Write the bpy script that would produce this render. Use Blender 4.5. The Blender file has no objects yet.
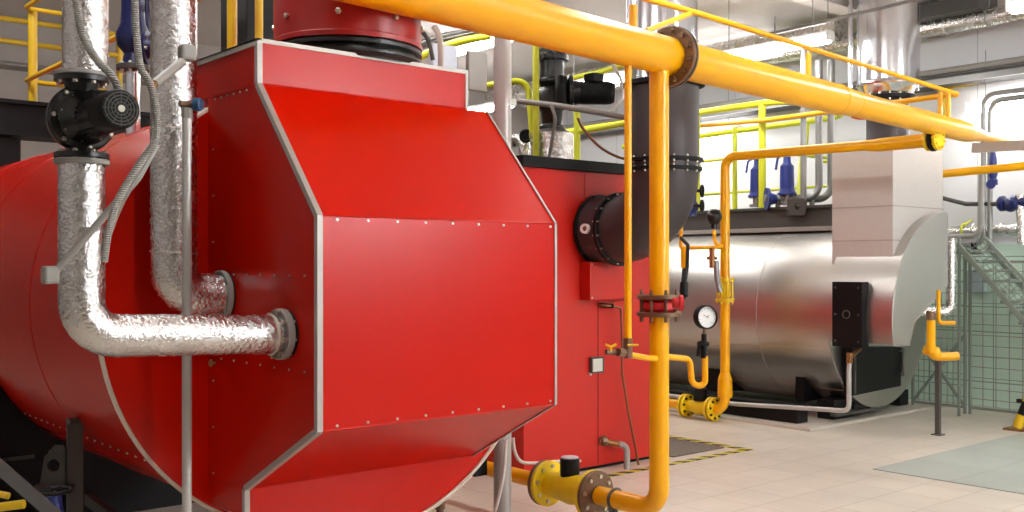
import bpy, math
from mathutils import Vector as V, Matrix
PI = math.pi
COL = bpy.context.scene.collection
# ---------------------------------------------------------------- survey of the room
F = 1026.0; CA = 0.6474; SA = 0.7621; H = 1.7; HY = 265.0
def P(px, py, d):
    k = (px - 512) / F
    return V((d * (CA + SA * k), d * (SA - CA * k), H - (py - HY) / F * d))
def OX(px, py, X):
    return P(px, py, X / (CA + SA * (px - 512) / F))
def OY(px, py, Y):
    return P(px, py, Y / (SA - CA * (px - 512) / F))
def OZ(px, py, z):
    return P(px, py, (H - z) * F / (py - HY))

# ---------------------------------------------------------------- mesh builder
def frame(ax):
    ax = ax.normalized()
    a = V((0, 0, 1)) if abs(ax.z) < 0.9 else V((1, 0, 0))
    u = ax.cross(a).normalized()
    return u, ax.cross(u).normalized()
class MB:
    def __init__(s): s.v = []; s.f = []
    def add(s, vs, fs):
        o = len(s.v); s.v += [V(p) for p in vs]; s.f += [tuple(i + o for i in f) for f in fs]; return s
    def bx(s, x0, x1, y0, y1, z0, z1):
        return s.add([(x0,y0,z0),(x1,y0,z0),(x1,y1,z0),(x0,y1,z0),(x0,y0,z1),(x1,y0,z1),(x1,y1,z1),(x0,y1,z1)],
                     [(3,2,1,0),(4,5,6,7),(0,1,5,4),(1,2,6,5),(2,3,7,6),(3,0,4,7)])
    def box(s, c, sx, sy, sz):
        return s.bx(c[0]-sx/2, c[0]+sx/2, c[1]-sy/2, c[1]+sy/2, c[2]-sz/2, c[2]+sz/2)
    def lathe(s, p0, ax, prof, n=32, cap=True):
        p0 = V(p0); ax = V(ax).normalized(); u, w = frame(ax); vs = []; fs = []
        q = [prof[0]]
        for (t0, r0), (t1, r1) in zip(prof, prof[1:]):        # support rings keep long straight runs evenly shaded
            L = t1-t0
            if L > 0.15:
                for e in (0.012, L-0.012): q.append((t0+e, r0+(r1-r0)*e/L))
            q.append((t1, r1))
        prof = q
        for t, r in prof:
            for i in range(n):
                a = 2*PI*i/n
                vs.append(p0 + ax*t + (u*math.cos(a) + w*math.sin(a))*max(r, 1e-5))
        for j in range(len(prof)-1):
            for i in range(n):
                k = (i+1) % n
                fs.append((j*n+i, j*n+k, (j+1)*n+k, (j+1)*n+i))
        if cap:
            fs.append(tuple(reversed(range(n)))); fs.append(tuple((len(prof)-1)*n+i for i in range(n)))
        return s.add(vs, fs)
    def cyl(s, p0, p1, r, r2=None, n=24):
        p0 = V(p0); p1 = V(p1)
        return s.lathe(p0, p1-p0, [(0, r), ((p1-p0).length, r if r2 is None else r2)], n)
    def bar(s, p0, p1, w, h):
        p0 = V(p0); p1 = V(p1); ax = (p1-p0).normalized()
        sd = ax.cross(V((0,0,1)))
        if sd.length < 1e-3: sd = V((1,0,0))
        sd.normalize(); up = sd.cross(ax)
        vs = [p + sd*a*w/2 + up*b*h/2 for p in (p0, p1) for a, b in ((-1,-1),(1,-1),(1,1),(-1,1))]
        return s.add(vs, [(3,2,1,0),(4,5,6,7),(0,1,5,4),(1,2,6,5),(2,3,7,6),(3,0,4,7)])
    def prism(s, pts, ext):
        n = len(pts); e = V(ext)
        vs = [V(p) for p in pts] + [V(p)+e for p in pts]
        return s.add(vs, [tuple(range(n)), tuple(reversed(range(n, 2*n)))] + [((i+1)%n, i, n+i, n+(i+1)%n) for i in range(n)])
    def tube(s, pts, r, n=14, fil=0.0, rad=None):
        pts = [V(p) for p in pts]; path = [pts[0]]
        for i in range(1, len(pts)-1):
            a, b, c = pts[i-1], pts[i], pts[i+1]
            d1 = (a-b); d2 = (c-b); l1 = d1.length; l2 = d2.length; d1.normalize(); d2.normalize()
            ang = d1.angle(d2)
            if fil <= 0 or ang > PI-0.02: path.append(b); continue
            t = min(fil/math.tan(ang/2), l1*(0.48 if i > 1 else 0.96), l2*(0.48 if i < len(pts)-2 else 0.96)); R = t*math.tan(ang/2)
            bis = (d1+d2).normalized(); cen = b + bis*(R/math.sin(ang/2))
            s0 = b+d1*t-cen; s1 = b+d2*t-cen; tot = s0.angle(s1); m = max(3, int(tot/0.2))
            axr = s0.cross(s1).normalized()
            for q in range(m+1):
                path.append(cen + Matrix.Rotation(tot*q/m, 3, axr) @ s0)
        path.append(pts[-1]); q = [path[0]]
        for a, b in zip(path, path[1:]):
            L = (b-a).length
            if L > 0.2: q += [a.lerp(b, 0.015/L), a.lerp(b, 1-0.015/L)]
            q.append(b)
        path = q
        vs = []; fs = []; m = len(path); T0 = (path[1]-path[0]).normalized(); u, w = frame(T0)
        for j, p in enumerate(path):
            if j == 0: T = T0
            elif j == m-1: T = (path[j]-path[j-1]).normalized()
            else: T = ((path[j]-path[j-1]).normalized() + (path[j+1]-path[j]).normalized()).normalized()
            u = (u - T*u.dot(T)).normalized(); w = T.cross(u)
            for i in range(n):
                a = 2*PI*i/n; vs.append(p + (u*math.cos(a)+w*math.sin(a))*r)
        for j in range(m-1):
            for i in range(n):
                k = (i+1) % n; fs.append((j*n+i, j*n+k, (j+1)*n+k, (j+1)*n+i))
        fs.append(tuple(reversed(range(n)))); fs.append(tuple((m-1)*n+i for i in range(n)))
        return s.add(vs, fs)
    def ball(s, c, r, n=16, sq=(1,1,1)):
        c = V(c); m = n//2; vs = []; fs = []
        for j in range(m+1):
            t = PI*j/m
            for i in range(n):
                a = 2*PI*i/n
                vs.append(c + V((math.sin(t)*math.cos(a)*r*sq[0], math.sin(t)*math.sin(a)*r*sq[1], math.cos(t)*r*sq[2])))
        for j in range(m):
            for i in range(n):
                k = (i+1) % n; fs.append((j*n+i, (j+1)*n+i, (j+1)*n+k, j*n+k))
        return s.add(vs, fs)
    def torus(s, c, ax, R, r, n=32, m=10, a0=0, a1=2*PI):
        c = V(c); u, w = frame(V(ax)); ax = V(ax).normalized(); full = abs(a1-a0-2*PI) < 1e-4
        cnt = n if full else n+1; vs = []; fs = []
        for i in range(cnt):
            a = a0+(a1-a0)*i/n; dr = u*math.cos(a)+w*math.sin(a)
            for j in range(m):
                b = 2*PI*j/m; vs.append(c+dr*(R+r*math.cos(b))+ax*r*math.sin(b))
        for i in range(n):
            k = (i+1) % cnt
            for j in range(m):
                l = (j+1) % m; fs.append((i*m+j, k*m+j, k*m+l, i*m+l))
        return s.add(vs, fs)

def obj(name, mb, mat, parent=None, label=None, bevel=0, loc=None, smooth=True):
    off = V((0,0,0))
    if parent is not None:
        q = parent
        while q is not None: off += q.location; q = q.parent
    if loc is None and parent is None:
        xs = [p.x for p in mb.v]; ys = [p.y for p in mb.v]; zs = [p.z for p in mb.v]
        loc = V(((min(xs)+max(xs))/2, (min(ys)+max(ys))/2, min(zs)))
    loc = V(loc) if loc is not None else off.copy()
    me = bpy.data.meshes.new(name); me.from_pydata([p-loc for p in mb.v], [], mb.f); me.validate(); me.update()
    import bmesh
    b = bmesh.new(); b.from_mesh(me); bmesh.ops.recalc_face_normals(b, faces=b.faces); b.to_mesh(me); b.free()
    if smooth and not bevel:
        for p in me.polygons: p.use_smooth = True
        me.set_sharp_from_angle(angle=math.radians(35))
    me.materials.append(mat)
    o = bpy.data.objects.new(name, me); COL.objects.link(o)
    o.location = loc - off
    if parent is not None: o.parent = parent
    if bevel:
        m = o.modifiers.new('bevel', 'BEVEL'); m.width = bevel; m.segments = 2; m.limit_method = 'ANGLE'; m.angle_limit = math.radians(40)
        m.harden_normals = False
    if label: o['label'] = label
    return o
def tag(o, label, cat, group=None, kind=None):
    o['label'] = label; o['category'] = cat
    if group: o['group'] = group
    if kind: o['kind'] = kind
    return o
def thing(name, label, cat, loc, group=None):
    o = bpy.data.objects.new(name, None); COL.objects.link(o); o.location = V(loc); o.empty_display_size = 0.1
    return tag(o, label, cat, group)
def single(name, mb, mat, label, cat, group=None, **kw): return tag(obj(name, mb, mat, **kw), label, cat, group)
def struct(name, mb, mat, **kw):
    o = obj(name, mb, mat, **kw); o['kind'] = 'structure'; return o
def dup(root, loc, label=None, group=None):
    r = root.copy(); COL.objects.link(r); r.location = V(loc)
    if label: r['label'] = label
    if group: r['group'] = group
    for ch in list(root.children):
        c = ch.copy(); COL.objects.link(c); c.parent = r
        for g in ch.children:
            d = g.copy(); COL.objects.link(d); d.parent = c
    return r
def bolts(parent, pts, ax, r, h, mat, name='bolt'):
    src = None; off = V((0,0,0)); q = parent
    while q is not None: off += q.location; q = q.parent
    ax = V(ax).normalized()
    for p in pts:
        p = V(p)
        if src is None:
            m = MB(); m.lathe(p - ax*h*0.5, ax, [(0, r), (h*0.85, r), (h, r*0.6)], 6)
            src = obj(name, m, mat, parent, loc=p, smooth=False)
        else:
            o = src.copy(); COL.objects.link(o); o.parent = parent; o.location = p - off
def ringpts(c, ax, R, n, ph=0.2):
    u, w = frame(V(ax)); c = V(c)
    return [c + (u*math.cos(ph+2*PI*i/n) + w*math.sin(ph+2*PI*i/n))*R for i in range(n)]
def flange(parent, c, ax, R, r, th, mat, nb=8, bmat=None, br=0.012, name='flange', both=True, label=None):
    """a bolted ring: its disc is a part, each bolt a sub-part of it"""
    c = V(c); ax = V(ax).normalized()
    m = MB(); m.lathe(c-ax*th/2, ax, [(0, R*0.97), (th*0.12, R), (th*0.88, R), (th, R*0.97)], 36)
    fl = obj(name, m, mat, parent, label=label)
    if nb: bolts(fl, ringpts(c, ax, (R+r)/2+0.002, nb), ax, br, th*(1.9 if both else 1.5), bmat or mat)
    return fl

# ---------------------------------------------------------------- materials
def newmat(name):
    m = bpy.data.materials.new(name); m.use_nodes = True; nt = m.node_tree
    return m, nt, nt.nodes['Principled BSDF']
def srgb(r, g, b):
    f = lambda c: (c/255/12.92) if c/255 <= 0.04045 else ((c/255+0.055)/1.055)**2.4
    return (f(r), f(g), f(b), 1)
def mat(name, col, rough=0.4, metal=0.0, var=0.0, scale=8, bump=0.0, bscale=60, coat=0.0, stretch=None, rvar=0.0):
    m, nt, b = newmat(name); N = nt.nodes; L = nt.links
    c = srgb(*col); b.inputs['Base Color'].default_value = c
    b.inputs['Roughness'].default_value = rough; b.inputs['Metallic'].default_value = metal
    b.inputs['Coat Weight'].default_value = coat; b.inputs['Coat Roughness'].default_value = 0.12
    tc = N.new('ShaderNodeTexCoord'); mp = N.new('ShaderNodeMapping')
    L.new(tc.outputs['Object'], mp.inputs['Vector'])
    if stretch: mp.inputs['Scale'].default_value = stretch
    if var or rvar:
        n = N.new('ShaderNodeTexNoise'); n.inputs['Scale'].default_value = scale; n.inputs['Detail'].default_value = 6
        L.new(mp.outputs[0], n.inputs['Vector'])
        if var:
            mx = N.new('ShaderNodeMix'); mx.data_type = 'RGBA'
            mx.inputs['A'].default_value = tuple(x*(1-var) for x in c[:3])+(1,)
            mx.inputs['B'].default_value = tuple(min(1, x*(1+var)) for x in c[:3])+(1,)
            L.new(n.outputs['Fac'], mx.inputs['Factor']); L.new(mx.outputs['Result'], b.inputs['Base Color'])
        if rvar:
            mr = N.new('ShaderNodeMapRange'); mr.inputs['From Min'].default_value = 0.3; mr.inputs['From Max'].default_value = 0.7
            mr.inputs['To Min'].default_value = max(0.02, rough-rvar); mr.inputs['To Max'].default_value = rough+rvar
            L.new(n.outputs['Fac'], mr.inputs['Value']); L.new(mr.outputs[0], b.inputs['Roughness'])
    if bump:
        n2 = N.new('ShaderNodeTexNoise'); n2.inputs['Scale'].default_value = bscale; n2.inputs['Detail'].default_value = 4
        L.new(mp.outputs[0], n2.inputs['Vector'])
        bp = N.new('ShaderNodeBump'); bp.inputs['Strength'].default_value = bump; bp.inputs['Distance'].default_value = 0.01
        L.new(n2.outputs['Fac'], bp.inputs['Height']); L.new(bp.outputs[0], b.inputs['Normal'])
    return m
RED = mat('red_paint', (198, 18, 0), 0.27, 0.0, 0.04, 3)
RED.node_tree.nodes['Principled BSDF'].inputs['Specular IOR Level'].default_value = 0.22
RED2 = mat('red_cabinet_paint', (190, 26, 12), 0.4, 0.0, 0.06, 3, rvar=0.05)
STACKRED = mat('stack_red_paint', (160, 30, 26), 0.3, 0.0, 0.08, 3)
TRIM = mat('aluminium_trim', (176, 170, 163), 0.45, 0.4, 0.06, 20)
CREAM = mat('rim_seal', (216, 202, 186), 0.5, 0.1, 0.05, 20)
FOIL = mat('insulation_foil', (222, 220, 218), 0.24, 1.0, 0.05, 30, bump=0.55, bscale=75, rvar=0.1)
FOIL2 = mat('smooth_foil', (222, 219, 214), 0.26, 1.0, 0.05, 20, bump=0.3, bscale=14, rvar=0.1)
GALV = mat('galvanised_sheet', (196, 192, 188), 0.36, 1.0, 0.07, 40, bump=0.05, bscale=6, rvar=0.07)
GALVD = mat('dull_galvanised_sheet', (188, 187, 184), 0.5, 0.8, 0.05, 40, rvar=0.07)
STEEL = mat('polished_steel', (226, 228, 234), 0.18, 1.0, 0.05, 3, bump=0.03, bscale=3, rvar=0.05)
PIPESTEEL = mat('grey_steel_pipe', (150, 150, 148), 0.4, 0.7, 0.1, 15)
POST = mat('grey_post_paint', (196, 194, 190), 0.4, 0.3, 0.05, 10)
YEL = mat('gas_yellow_paint', (246, 176, 0), 0.3, 0.0, 0.03, 6, coat=0.0)
YELV = mat('valve_yellow_paint', (240, 205, 20), 0.35, 0.0, 0.07, 20)
LIME = mat('rail_lime_paint', (208, 212, 40), 0.4, 0.0, 0.05, 8)
YRAIL = mat('rail_yellow_paint', (214, 176, 20), 0.4, 0.0, 0.05, 8)
BLACK = mat('black_paint', (12, 11, 12), 0.55, 0.0, 0.15, 15)
BLACK.node_tree.nodes['Principled BSDF'].inputs['Specular IOR Level'].default_value = 0.25
BLACKG = mat('glossy_black_cast', (18, 18, 18), 0.28, 0.0, 0.1, 15, bump=0.15, bscale=90)
DUCTB = mat('dark_flue_paint', (62, 56, 58), 0.5, 0.1, 0.08, 12)
DARKG = mat('dark_grey_paint', (72, 70, 67), 0.55, 0.0, 0.12, 12)
GREYP = mat('grey_paint', (150, 147, 142), 0.5, 0.0, 0.06, 12)
BROWN = mat('rusty_flange_steel', (122, 96, 76), 0.45, 0.6, 0.2, 40)
BRASS = mat('old_brass', (150, 105, 62), 0.4, 0.7, 0.15, 40)
COPPER = mat('copper_tube', (140, 92, 62), 0.4, 0.6, 0.15, 40)
CHROMEB = mat('bolt_zinc', (200, 195, 180), 0.3, 0.9)
BLUE = mat('blue_valve_paint', (32, 48, 120), 0.35, 0.0, 0.1, 15)
NAVY = mat('navy_pump_paint', (22, 30, 82), 0.3, 0.0, 0.1, 15)
PLASTIC = mat('grey_plastic', (150, 148, 142), 0.45, 0.0, 0.04, 10)
WHITEP = mat('white_paint', (228, 228, 226), 0.5, 0.0, 0.03, 10)
CABIN = mat('cabinet_light_grey', (218, 228, 242), 0.45, 0.0, 0.03, 10)
WHITECABLE = mat('white_cable', (214, 206, 196), 0.5)
GAUGEW = mat('gauge_white', (235, 235, 232), 0.4)
DUCTM = mat('pale_galvanised_duct', (208, 204, 200), 0.45, 0.35, 0.08, 40)
GREEN = mat('fence_green_grey', (134, 144, 134), 0.5, 0.2, 0.06, 10)
ORANGE = mat('orange_cable', (225, 95, 45), 0.5)
HATCH = mat('hatch_steel', (110, 98, 88), 0.6, 0.2, 0.15, 14)
PLATEM = mat('pale_tag', (205, 205, 196), 0.4)

def corrugated(name, col):
    m, nt, b = newmat(name); b.inputs['Base Color'].default_value = srgb(*col); b.inputs['Roughness'].default_value = 0.4
    N = nt.nodes; L = nt.links; tc = N.new('ShaderNodeTexCoord'); w = N.new('ShaderNodeTexWave')
    w.bands_direction = 'Z'; w.inputs['Scale'].default_value = 45
    L.new(tc.outputs['Object'], w.inputs['Vector']); bp = N.new('ShaderNodeBump'); bp.inputs['Strength'].default_value = 0.8; bp.inputs['Distance'].default_value = 0.004
    L.new(w.outputs['Fac'], bp.inputs['Height']); L.new(bp.outputs[0], b.inputs['Normal'])
    return m
CORR = corrugated('corrugated_conduit', (158, 156, 150))
def tiles(name, c1, c2, mortar, w, h, ms, rough=0.5, vec='xy', rvar=0.1, offset=0.0, bump=0.2, dirt=0.12):
    m, nt, b = newmat(name); N = nt.nodes; L = nt.links
    tc = N.new('ShaderNodeTexCoord'); sp = N.new('ShaderNodeSeparateXYZ'); cb = N.new('ShaderNodeCombineXYZ')
    L.new(tc.outputs['Object'], sp.inputs[0])
    a, c = {'xy': ('X', 'Y'), 'yz': ('Y', 'Z'), 'xz': ('X', 'Z')}[vec]
    L.new(sp.outputs[a], cb.inputs[0]); L.new(sp.outputs[c], cb.inputs[1])
    br = N.new('ShaderNodeTexBrick'); br.offset = offset; br.inputs['Scale'].default_value = 1.0
    br.inputs['Brick Width'].default_value = w; br.inputs['Row Height'].default_value = h
    br.inputs['Mortar Size'].default_value = ms; br.inputs['Mortar Smooth'].default_value = 0.2
    br.inputs['Color1'].default_value = srgb(*c1); br.inputs['Color2'].default_value = srgb(*c2); br.inputs['Mortar'].default_value = srgb(*mortar)
    L.new(cb.outputs[0], br.inputs['Vector'])
    n = N.new('ShaderNodeTexNoise'); n.inputs['Scale'].default_value = 1.6; n.inputs['Detail'].default_value = 7
    L.new(tc.outputs['Object'], n.inputs['Vector'])
    mr = N.new('ShaderNodeMapRange'); mr.inputs['From Min'].default_value = 0.3; mr.inputs['From Max'].default_value = 0.7
    mr.inputs['To Min'].default_value = 1-dirt; mr.inputs['To Max'].default_value = 1.0+dirt*0.3
    L.new(n.outputs['Fac'], mr.inputs['Value'])
    mx = N.new('ShaderNodeMix'); mx.data_type = 'RGBA'; mx.blend_type = 'MULTIPLY'; mx.inputs['Factor'].default_value = 1
    L.new(br.outputs['Color'], mx.inputs['A']); L.new(mr.outputs[0], mx.inputs['B']); L.new(mx.outputs['Result'], b.inputs['Base Color'])
    b.inputs['Roughness'].default_value = rough
    bp = N.new('ShaderNodeBump'); bp.inputs['Strength'].default_value = bump; bp.inputs['Distance'].default_value = 0.003; bp.invert = True
    L.new(br.outputs['Fac'], bp.inputs['Height']); L.new(bp.outputs[0], b.inputs['Normal'])
    return m
FLOORM = tiles('floor_tiles', (220, 211, 197), (214, 205, 191), (188, 178, 164), 0.4, 0.4, 0.005, 0.36, 'xy')
PATCHM = tiles('bluish_floor_coating', (176, 184, 176), (172, 180, 172), (146, 152, 146), 0.66, 0.66, 0.004, 0.4, 'xy')
WALLM = tiles('white_wall_panels', (226, 226, 228), (223, 223, 225), (182, 182, 184), 1.2, 9.0, 0.006, 0.55, 'yz', dirt=0.03)
WALLB = tiles('grey_back_wall_panels', (176, 170, 165), (174, 168, 163), (150, 146, 142), 2.4, 9.0, 0.006, 0.6, 'xz', dirt=0.05)
GTILE = tiles('green_wall_tiles', (212, 236, 220), (206, 231, 214), (146, 170, 154), 0.4, 0.3, 0.008, 0.25, 'yz', dirt=0.05)
WALLM2 = tiles('darkened_front_wall_panels', (98, 94, 91), (95, 91, 88), (74, 70, 68), 1.2, 9.0, 0.006, 0.55, 'xz', dirt=0.03)  # unseen wall, darkened so that little of it reflects in the red panel
GTILE2 = tiles('darkened_front_tiles', (84, 78, 74), (80, 75, 71), (60, 56, 52), 0.4, 0.3, 0.008, 0.25, 'xz', dirt=0.05)  # unseen wainscot, darkened as well to keep reflections on the red paint low
CEILM = mat('ceiling_paint', (205, 198, 194), 0.7, 0.0, 0.05, 1)
def stripes(name, scale=5.0):
    m, nt, b = newmat(name); N = nt.nodes; L = nt.links; b.inputs['Roughness'].default_value = 0.5
    tc = N.new('ShaderNodeTexCoord'); w = N.new('ShaderNodeTexWave'); w.bands_direction = 'DIAGONAL'; w.inputs['Scale'].default_value = scale
    L.new(tc.outputs['Object'], w.inputs['Vector']); r = N.new('ShaderNodeValToRGB'); r.color_ramp.interpolation = 'CONSTANT'
    r.color_ramp.elements[0].color = srgb(30, 29, 26); r.color_ramp.elements[1].color = srgb(222, 205, 40); r.color_ramp.elements[1].position = 0.5
    L.new(w.outputs['Fac'], r.inputs[0]); L.new(r.outputs[0], b.inputs['Base Color']); return m
TAPE = stripes('hazard_stripes', 3.6)
def emit(name, s, col=(1, 0.985, 0.96, 1)):
    m, nt, b = newmat(name); b.inputs['Base Color'].default_value = (0.9, 0.9, 0.9, 1)
    b.inputs['Emission Color'].default_value = col; b.inputs['Emission Strength'].default_value = s; return m
LAMP = emit('lamp_diffuser', 42)

# ---------------------------------------------------------------- the room
WX = 12.3; WY = 13.6; CZ = 4.75
struct('floor', MB().bx(-4, WX, -5, WY, -0.1, 0), FLOORM, loc=(0, 0, 0))
struct('trim_1', MB().bx(7.81, 10.6, 2.0, 4.56, 0.0, 0.006), PATCHM, loc=(7.81, 4.56, 0))
struct('wall_right', MB().bx(WX, WX+0.2, -5, WY, 0, CZ), WALLM, loc=(WX, 1.0, 0))
struct('trim_2', MB().bx(WX-0.02, WX, -5, WY, 0, 1.95), GTILE, loc=(WX, 0, 0))
struct('wall_back', MB().bx(-4, WX, WY, WY+0.2, 0, CZ), WALLB, loc=(0, WY, 0))
struct('wall_left', MB().bx(-4.2, -4, -5, WY, 0, CZ), WALLM, loc=(-4.2, 0, 0))
wf = MB().bx(-4, WX, -5.2, -5, 0, 2.3).bx(-4, WX, -5.2, -5, 4.0, CZ).bx(-4, 6.1, -5.2, -5, 2.3, 4.0).bx(8.5, WX, -5.2, -5, 2.3, 4.0)  # opening left for the added window
struct('wall_front', wf, WALLM2, loc=(0, -5.2, 0))
m = MB(); m.bx(6.1, 8.5, -5.14, -5.06, 2.3, 2.36).bx(6.1, 8.5, -5.14, -5.06, 3.94, 4.0).bx(6.1, 6.16, -5.14, -5.06, 2.3, 4.0).bx(8.44, 8.5, -5.14, -5.06, 2.3, 4.0).bx(7.27, 7.33, -5.14, -5.06, 2.3, 4.0)
struct('added_window_1', m, WHITEP)  # made-up window behind the camera, brightens the red front and reflects in it
struct('trim_6', MB().bx(-4, WX, -5, -4.98, 0, 1.95), GTILE2, loc=(0, -5, 0))
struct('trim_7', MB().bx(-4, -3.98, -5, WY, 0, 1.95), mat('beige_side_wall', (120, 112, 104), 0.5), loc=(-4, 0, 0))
struct('ceiling', MB().bx(-4, WX, -5, WY, CZ, CZ+0.2), CEILM, loc=(0, 0, CZ))
struct('trim_3', MB().bx(3.0, WX, 9.2, 9.5, CZ-0.22, CZ), CEILM)
struct('trim_4', MB().bx(3.0, WX, 6.2, 6.45, CZ-0.22, CZ), CEILM)
struct('trim_5', MB().bx(9.08, 12.0, 6.0, 11.0, 0, 0.035), mat('plinth_concrete', (196, 188, 176), 0.6, 0, 0.08, 6), bevel=0.005)

# ---------------------------------------------------------------- fluorescent lamps
def lamp_proto(loc, label, group):
    x, y, z = loc; t = thing('fluorescent_lamp', label, 'ceiling lamp', loc, group)
    m = MB(); L = 0.75
    m.prism([(x-0.07, y-L, z+0.02), (x+0.07, y-L, z+0.02), (x+0.05, y-L, z+0.07), (x-0.05, y-L, z+0.07)], (0, 2*L, 0))
    obj('housing', m, WHITEP, t)
    m = MB(); pts = [(x+0.085*math.cos(a), y-L+0.02, z+0.02-0.08*math.sin(a)) for a in [PI*i/10 for i in range(11)]]
    m.prism(pts, (0, 2*L-0.04, 0)); obj('diffuser', m, LAMP, t)
    for s in (-1, 1):
        obj('end_cap', MB().box((x, y+s*(L+0.008), z+0.02), 0.15, 0.025, 0.11), WHITEP, t, bevel=0.01)
        obj('hanger', MB().cyl((x, y+s*0.55, z+0.07), (x, y+s*0.55, CZ), 0.006, n=8), PIPESTEEL, t)
    return t
G = 'ceiling fluorescent lamps'
lp = lamp_proto((9.48, 6.78, 4.08), 'long glowing fluorescent lamp under the ceiling, just left of the polished chimney', G)
lamps = [((9.4, 9.25, 4.06), 'small glowing lamp seen behind the black pump motor above the red boiler'),
         ((9.55, 12.0, 4.02), 'glowing lamp low behind the grey vertical post, right of the hanging cabinets'),
         ((12.08, 9.9, 3.64), 'glowing lamp on the white wall below the big gas pipe, behind lime railing'),
         ((9.55, 3.45, 4.05), 'bright lamp cut by the top right corner of the picture'),
         ((12.08, 5.05, 3.56), 'glowing lamp at the right edge under the bent grey conduits'),
         ((11.1, 8.7, 4.45), 'dimmer lamp high up between the polished flue and the long ceiling lamp'),
         ((8.0, 10.2, 4.45), 'lamp high at the top edge above the big gas pipe, left of the polished flue')]
for l, s in lamps: dup(lp, l, s)
for x in (5.6, 1.6):                       # unseen lamp rows, added overhead and behind the camera for more light
    for y in (7.6, 4.4, 1.2, -2.0):
        dup(lp, (x, y, 4.3), 'added fluorescent lamp in unseen rows overhead, out of the picture', 'added lamp rows overhead')
for x in (9.4,):  # further added lamps out of view, for light from the front
    for y in (-0.2, -3.0): dup(lp, (x, y, 4.3), 'added fluorescent lamp in unseen rows overhead, out of the picture', 'added lamp rows overhead')
# ================================================================ RED BOILER IN FRONT
XL, XR, YF, YP = 1.891, 3.075, 3.324, 4.28
CX, CZD, RB = 2.46, 1.51, 1.03
rb = thing('boiler', 'huge glossy red boiler with a faceted smoke box edged in aluminium, in front', 'boiler', (CX, YP, 0), 'boilers')
m = MB(); m.lathe((CX, YP+0.03, CZD), (0, 1, 0), [(0, RB-0.02), (4.6, RB-0.02)], 96); obj('drum', m, RED, rb)
m = MB(); m.lathe((CX, YP, CZD), (0, 1, 0), [(0, RB), (0.03, RB)], 96); obj('end_plate', m, RED, rb)
obj('plate_rim', MB().torus((CX, YP+0.015, CZD), (0, 1, 0), RB+0.004, 0.013, 96, 8), CREAM, rb, 'cream rim around the end plate')
for yy in (5.35, 6.5, 7.65):
    obj('sheet_seam', MB().torus((CX, yy, CZD), (0, 1, 0), RB-0.021, 0.004, 96, 6), RED, rb)
prof = [(YP, 2.43), (3.804, 2.43), (YF, 1.883), (YF, 1.088), (3.916, 0.777), (YP, 0.777)]
m = MB(); m.prism([(XL, y, z) for y, z in prof], (XR-XL, 0, 0)); obj('smoke_box', m, RED, rb, bevel=0.003)
obj('top_flange', MB().bx(XL, 2.953, 3.804, 4.55, 2.43, 2.604), RED, rb, bevel=0.003)
def disc_clip(cx, cz, R, x0, ztop, y):
    pts = []; a = math.acos((x0-cx)/R)
    n = 60; a0 = -a; a1 = math.asin(min(1, (ztop-cz)/R))
    for i in range(n+1):
        t = a0+(a1-a0)*i/n; pts.append((cx+R*math.cos(t), y, cz+R*math.sin(t)))
    pts.append((x0, y, ztop)); return pts
pts = disc_clip(CX, CZD, 1.02, XL+0.002, 1.15, 3.917)
obj('lower_apron', MB().prism(pts, (0, YP-3.916, 0)), RED, rb)
m = MB(); m.tube([V(p)+V((0, -0.002, 0)) for p in pts[:-1]], 0.011, 6); obj('apron_rim', m, CREAM, rb, 'cream rim under the apron')
# aluminium corner strips along the profile
def strip(a, b, x, sx, w=0.018, t=0.004):
    """L-shaped strip on the edge a-b (y,z) at x; sx=+1 wraps towards +x on the front"""
    a = V((x, a[0], a[1])); b = V((x, b[0], b[1])); d = (b-a).normalized(); n = V((0, -d.z, d.y))
    if n.y > 0: n = -n
    m = MB(); o = V((-sx*t, 0, 0)) + n*t; q = V((sx*w, 0, 0)); s2 = -n*w
    m.add([a+o, b+o, b+o+q, a+o+q, a+o+s2, b+o+s2, a+V((sx*t*0.2, 0, 0)), b+V((sx*t*0.2, 0, 0))],
          [(0, 1, 2, 3), (0, 4, 5, 1)])
    ob = obj('corner_strip', m, TRIM, rb, smooth=False)
    md = ob.modifiers.new('thick', 'SOLIDIFY'); md.thickness = 0.003; md.offset = 0
edge = [(3.804, 2.604), (3.804, 2.43), (YF, 1.883), (YF, 1.088), (3.916, 0.777), (3.916, 0.66)]
for i in range(5): strip(edge[i], edge[i+1], XL, 1, 0.022)
strip(edge[0], edge[1], 2.953, -1, 0.014)
for i in range(1, 4): strip(edge[i], edge[i+1], XR, -1, 0.012)
m = MB(); m.bx(XL-0.004, 2.957, 3.799, 3.815, 2.604, 2.612); m.bx(XL-0.004, XL+0.012, 3.799, 4.55, 2.604, 2.612)
m.bx(XL-0.004, XL, 3.80, 4.55, 2.585, 2.612); m.bx(XL, 2.957, 3.80, 3.804, 2.595, 2.612); obj('top_strip', m, TRIM, rb)
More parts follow.
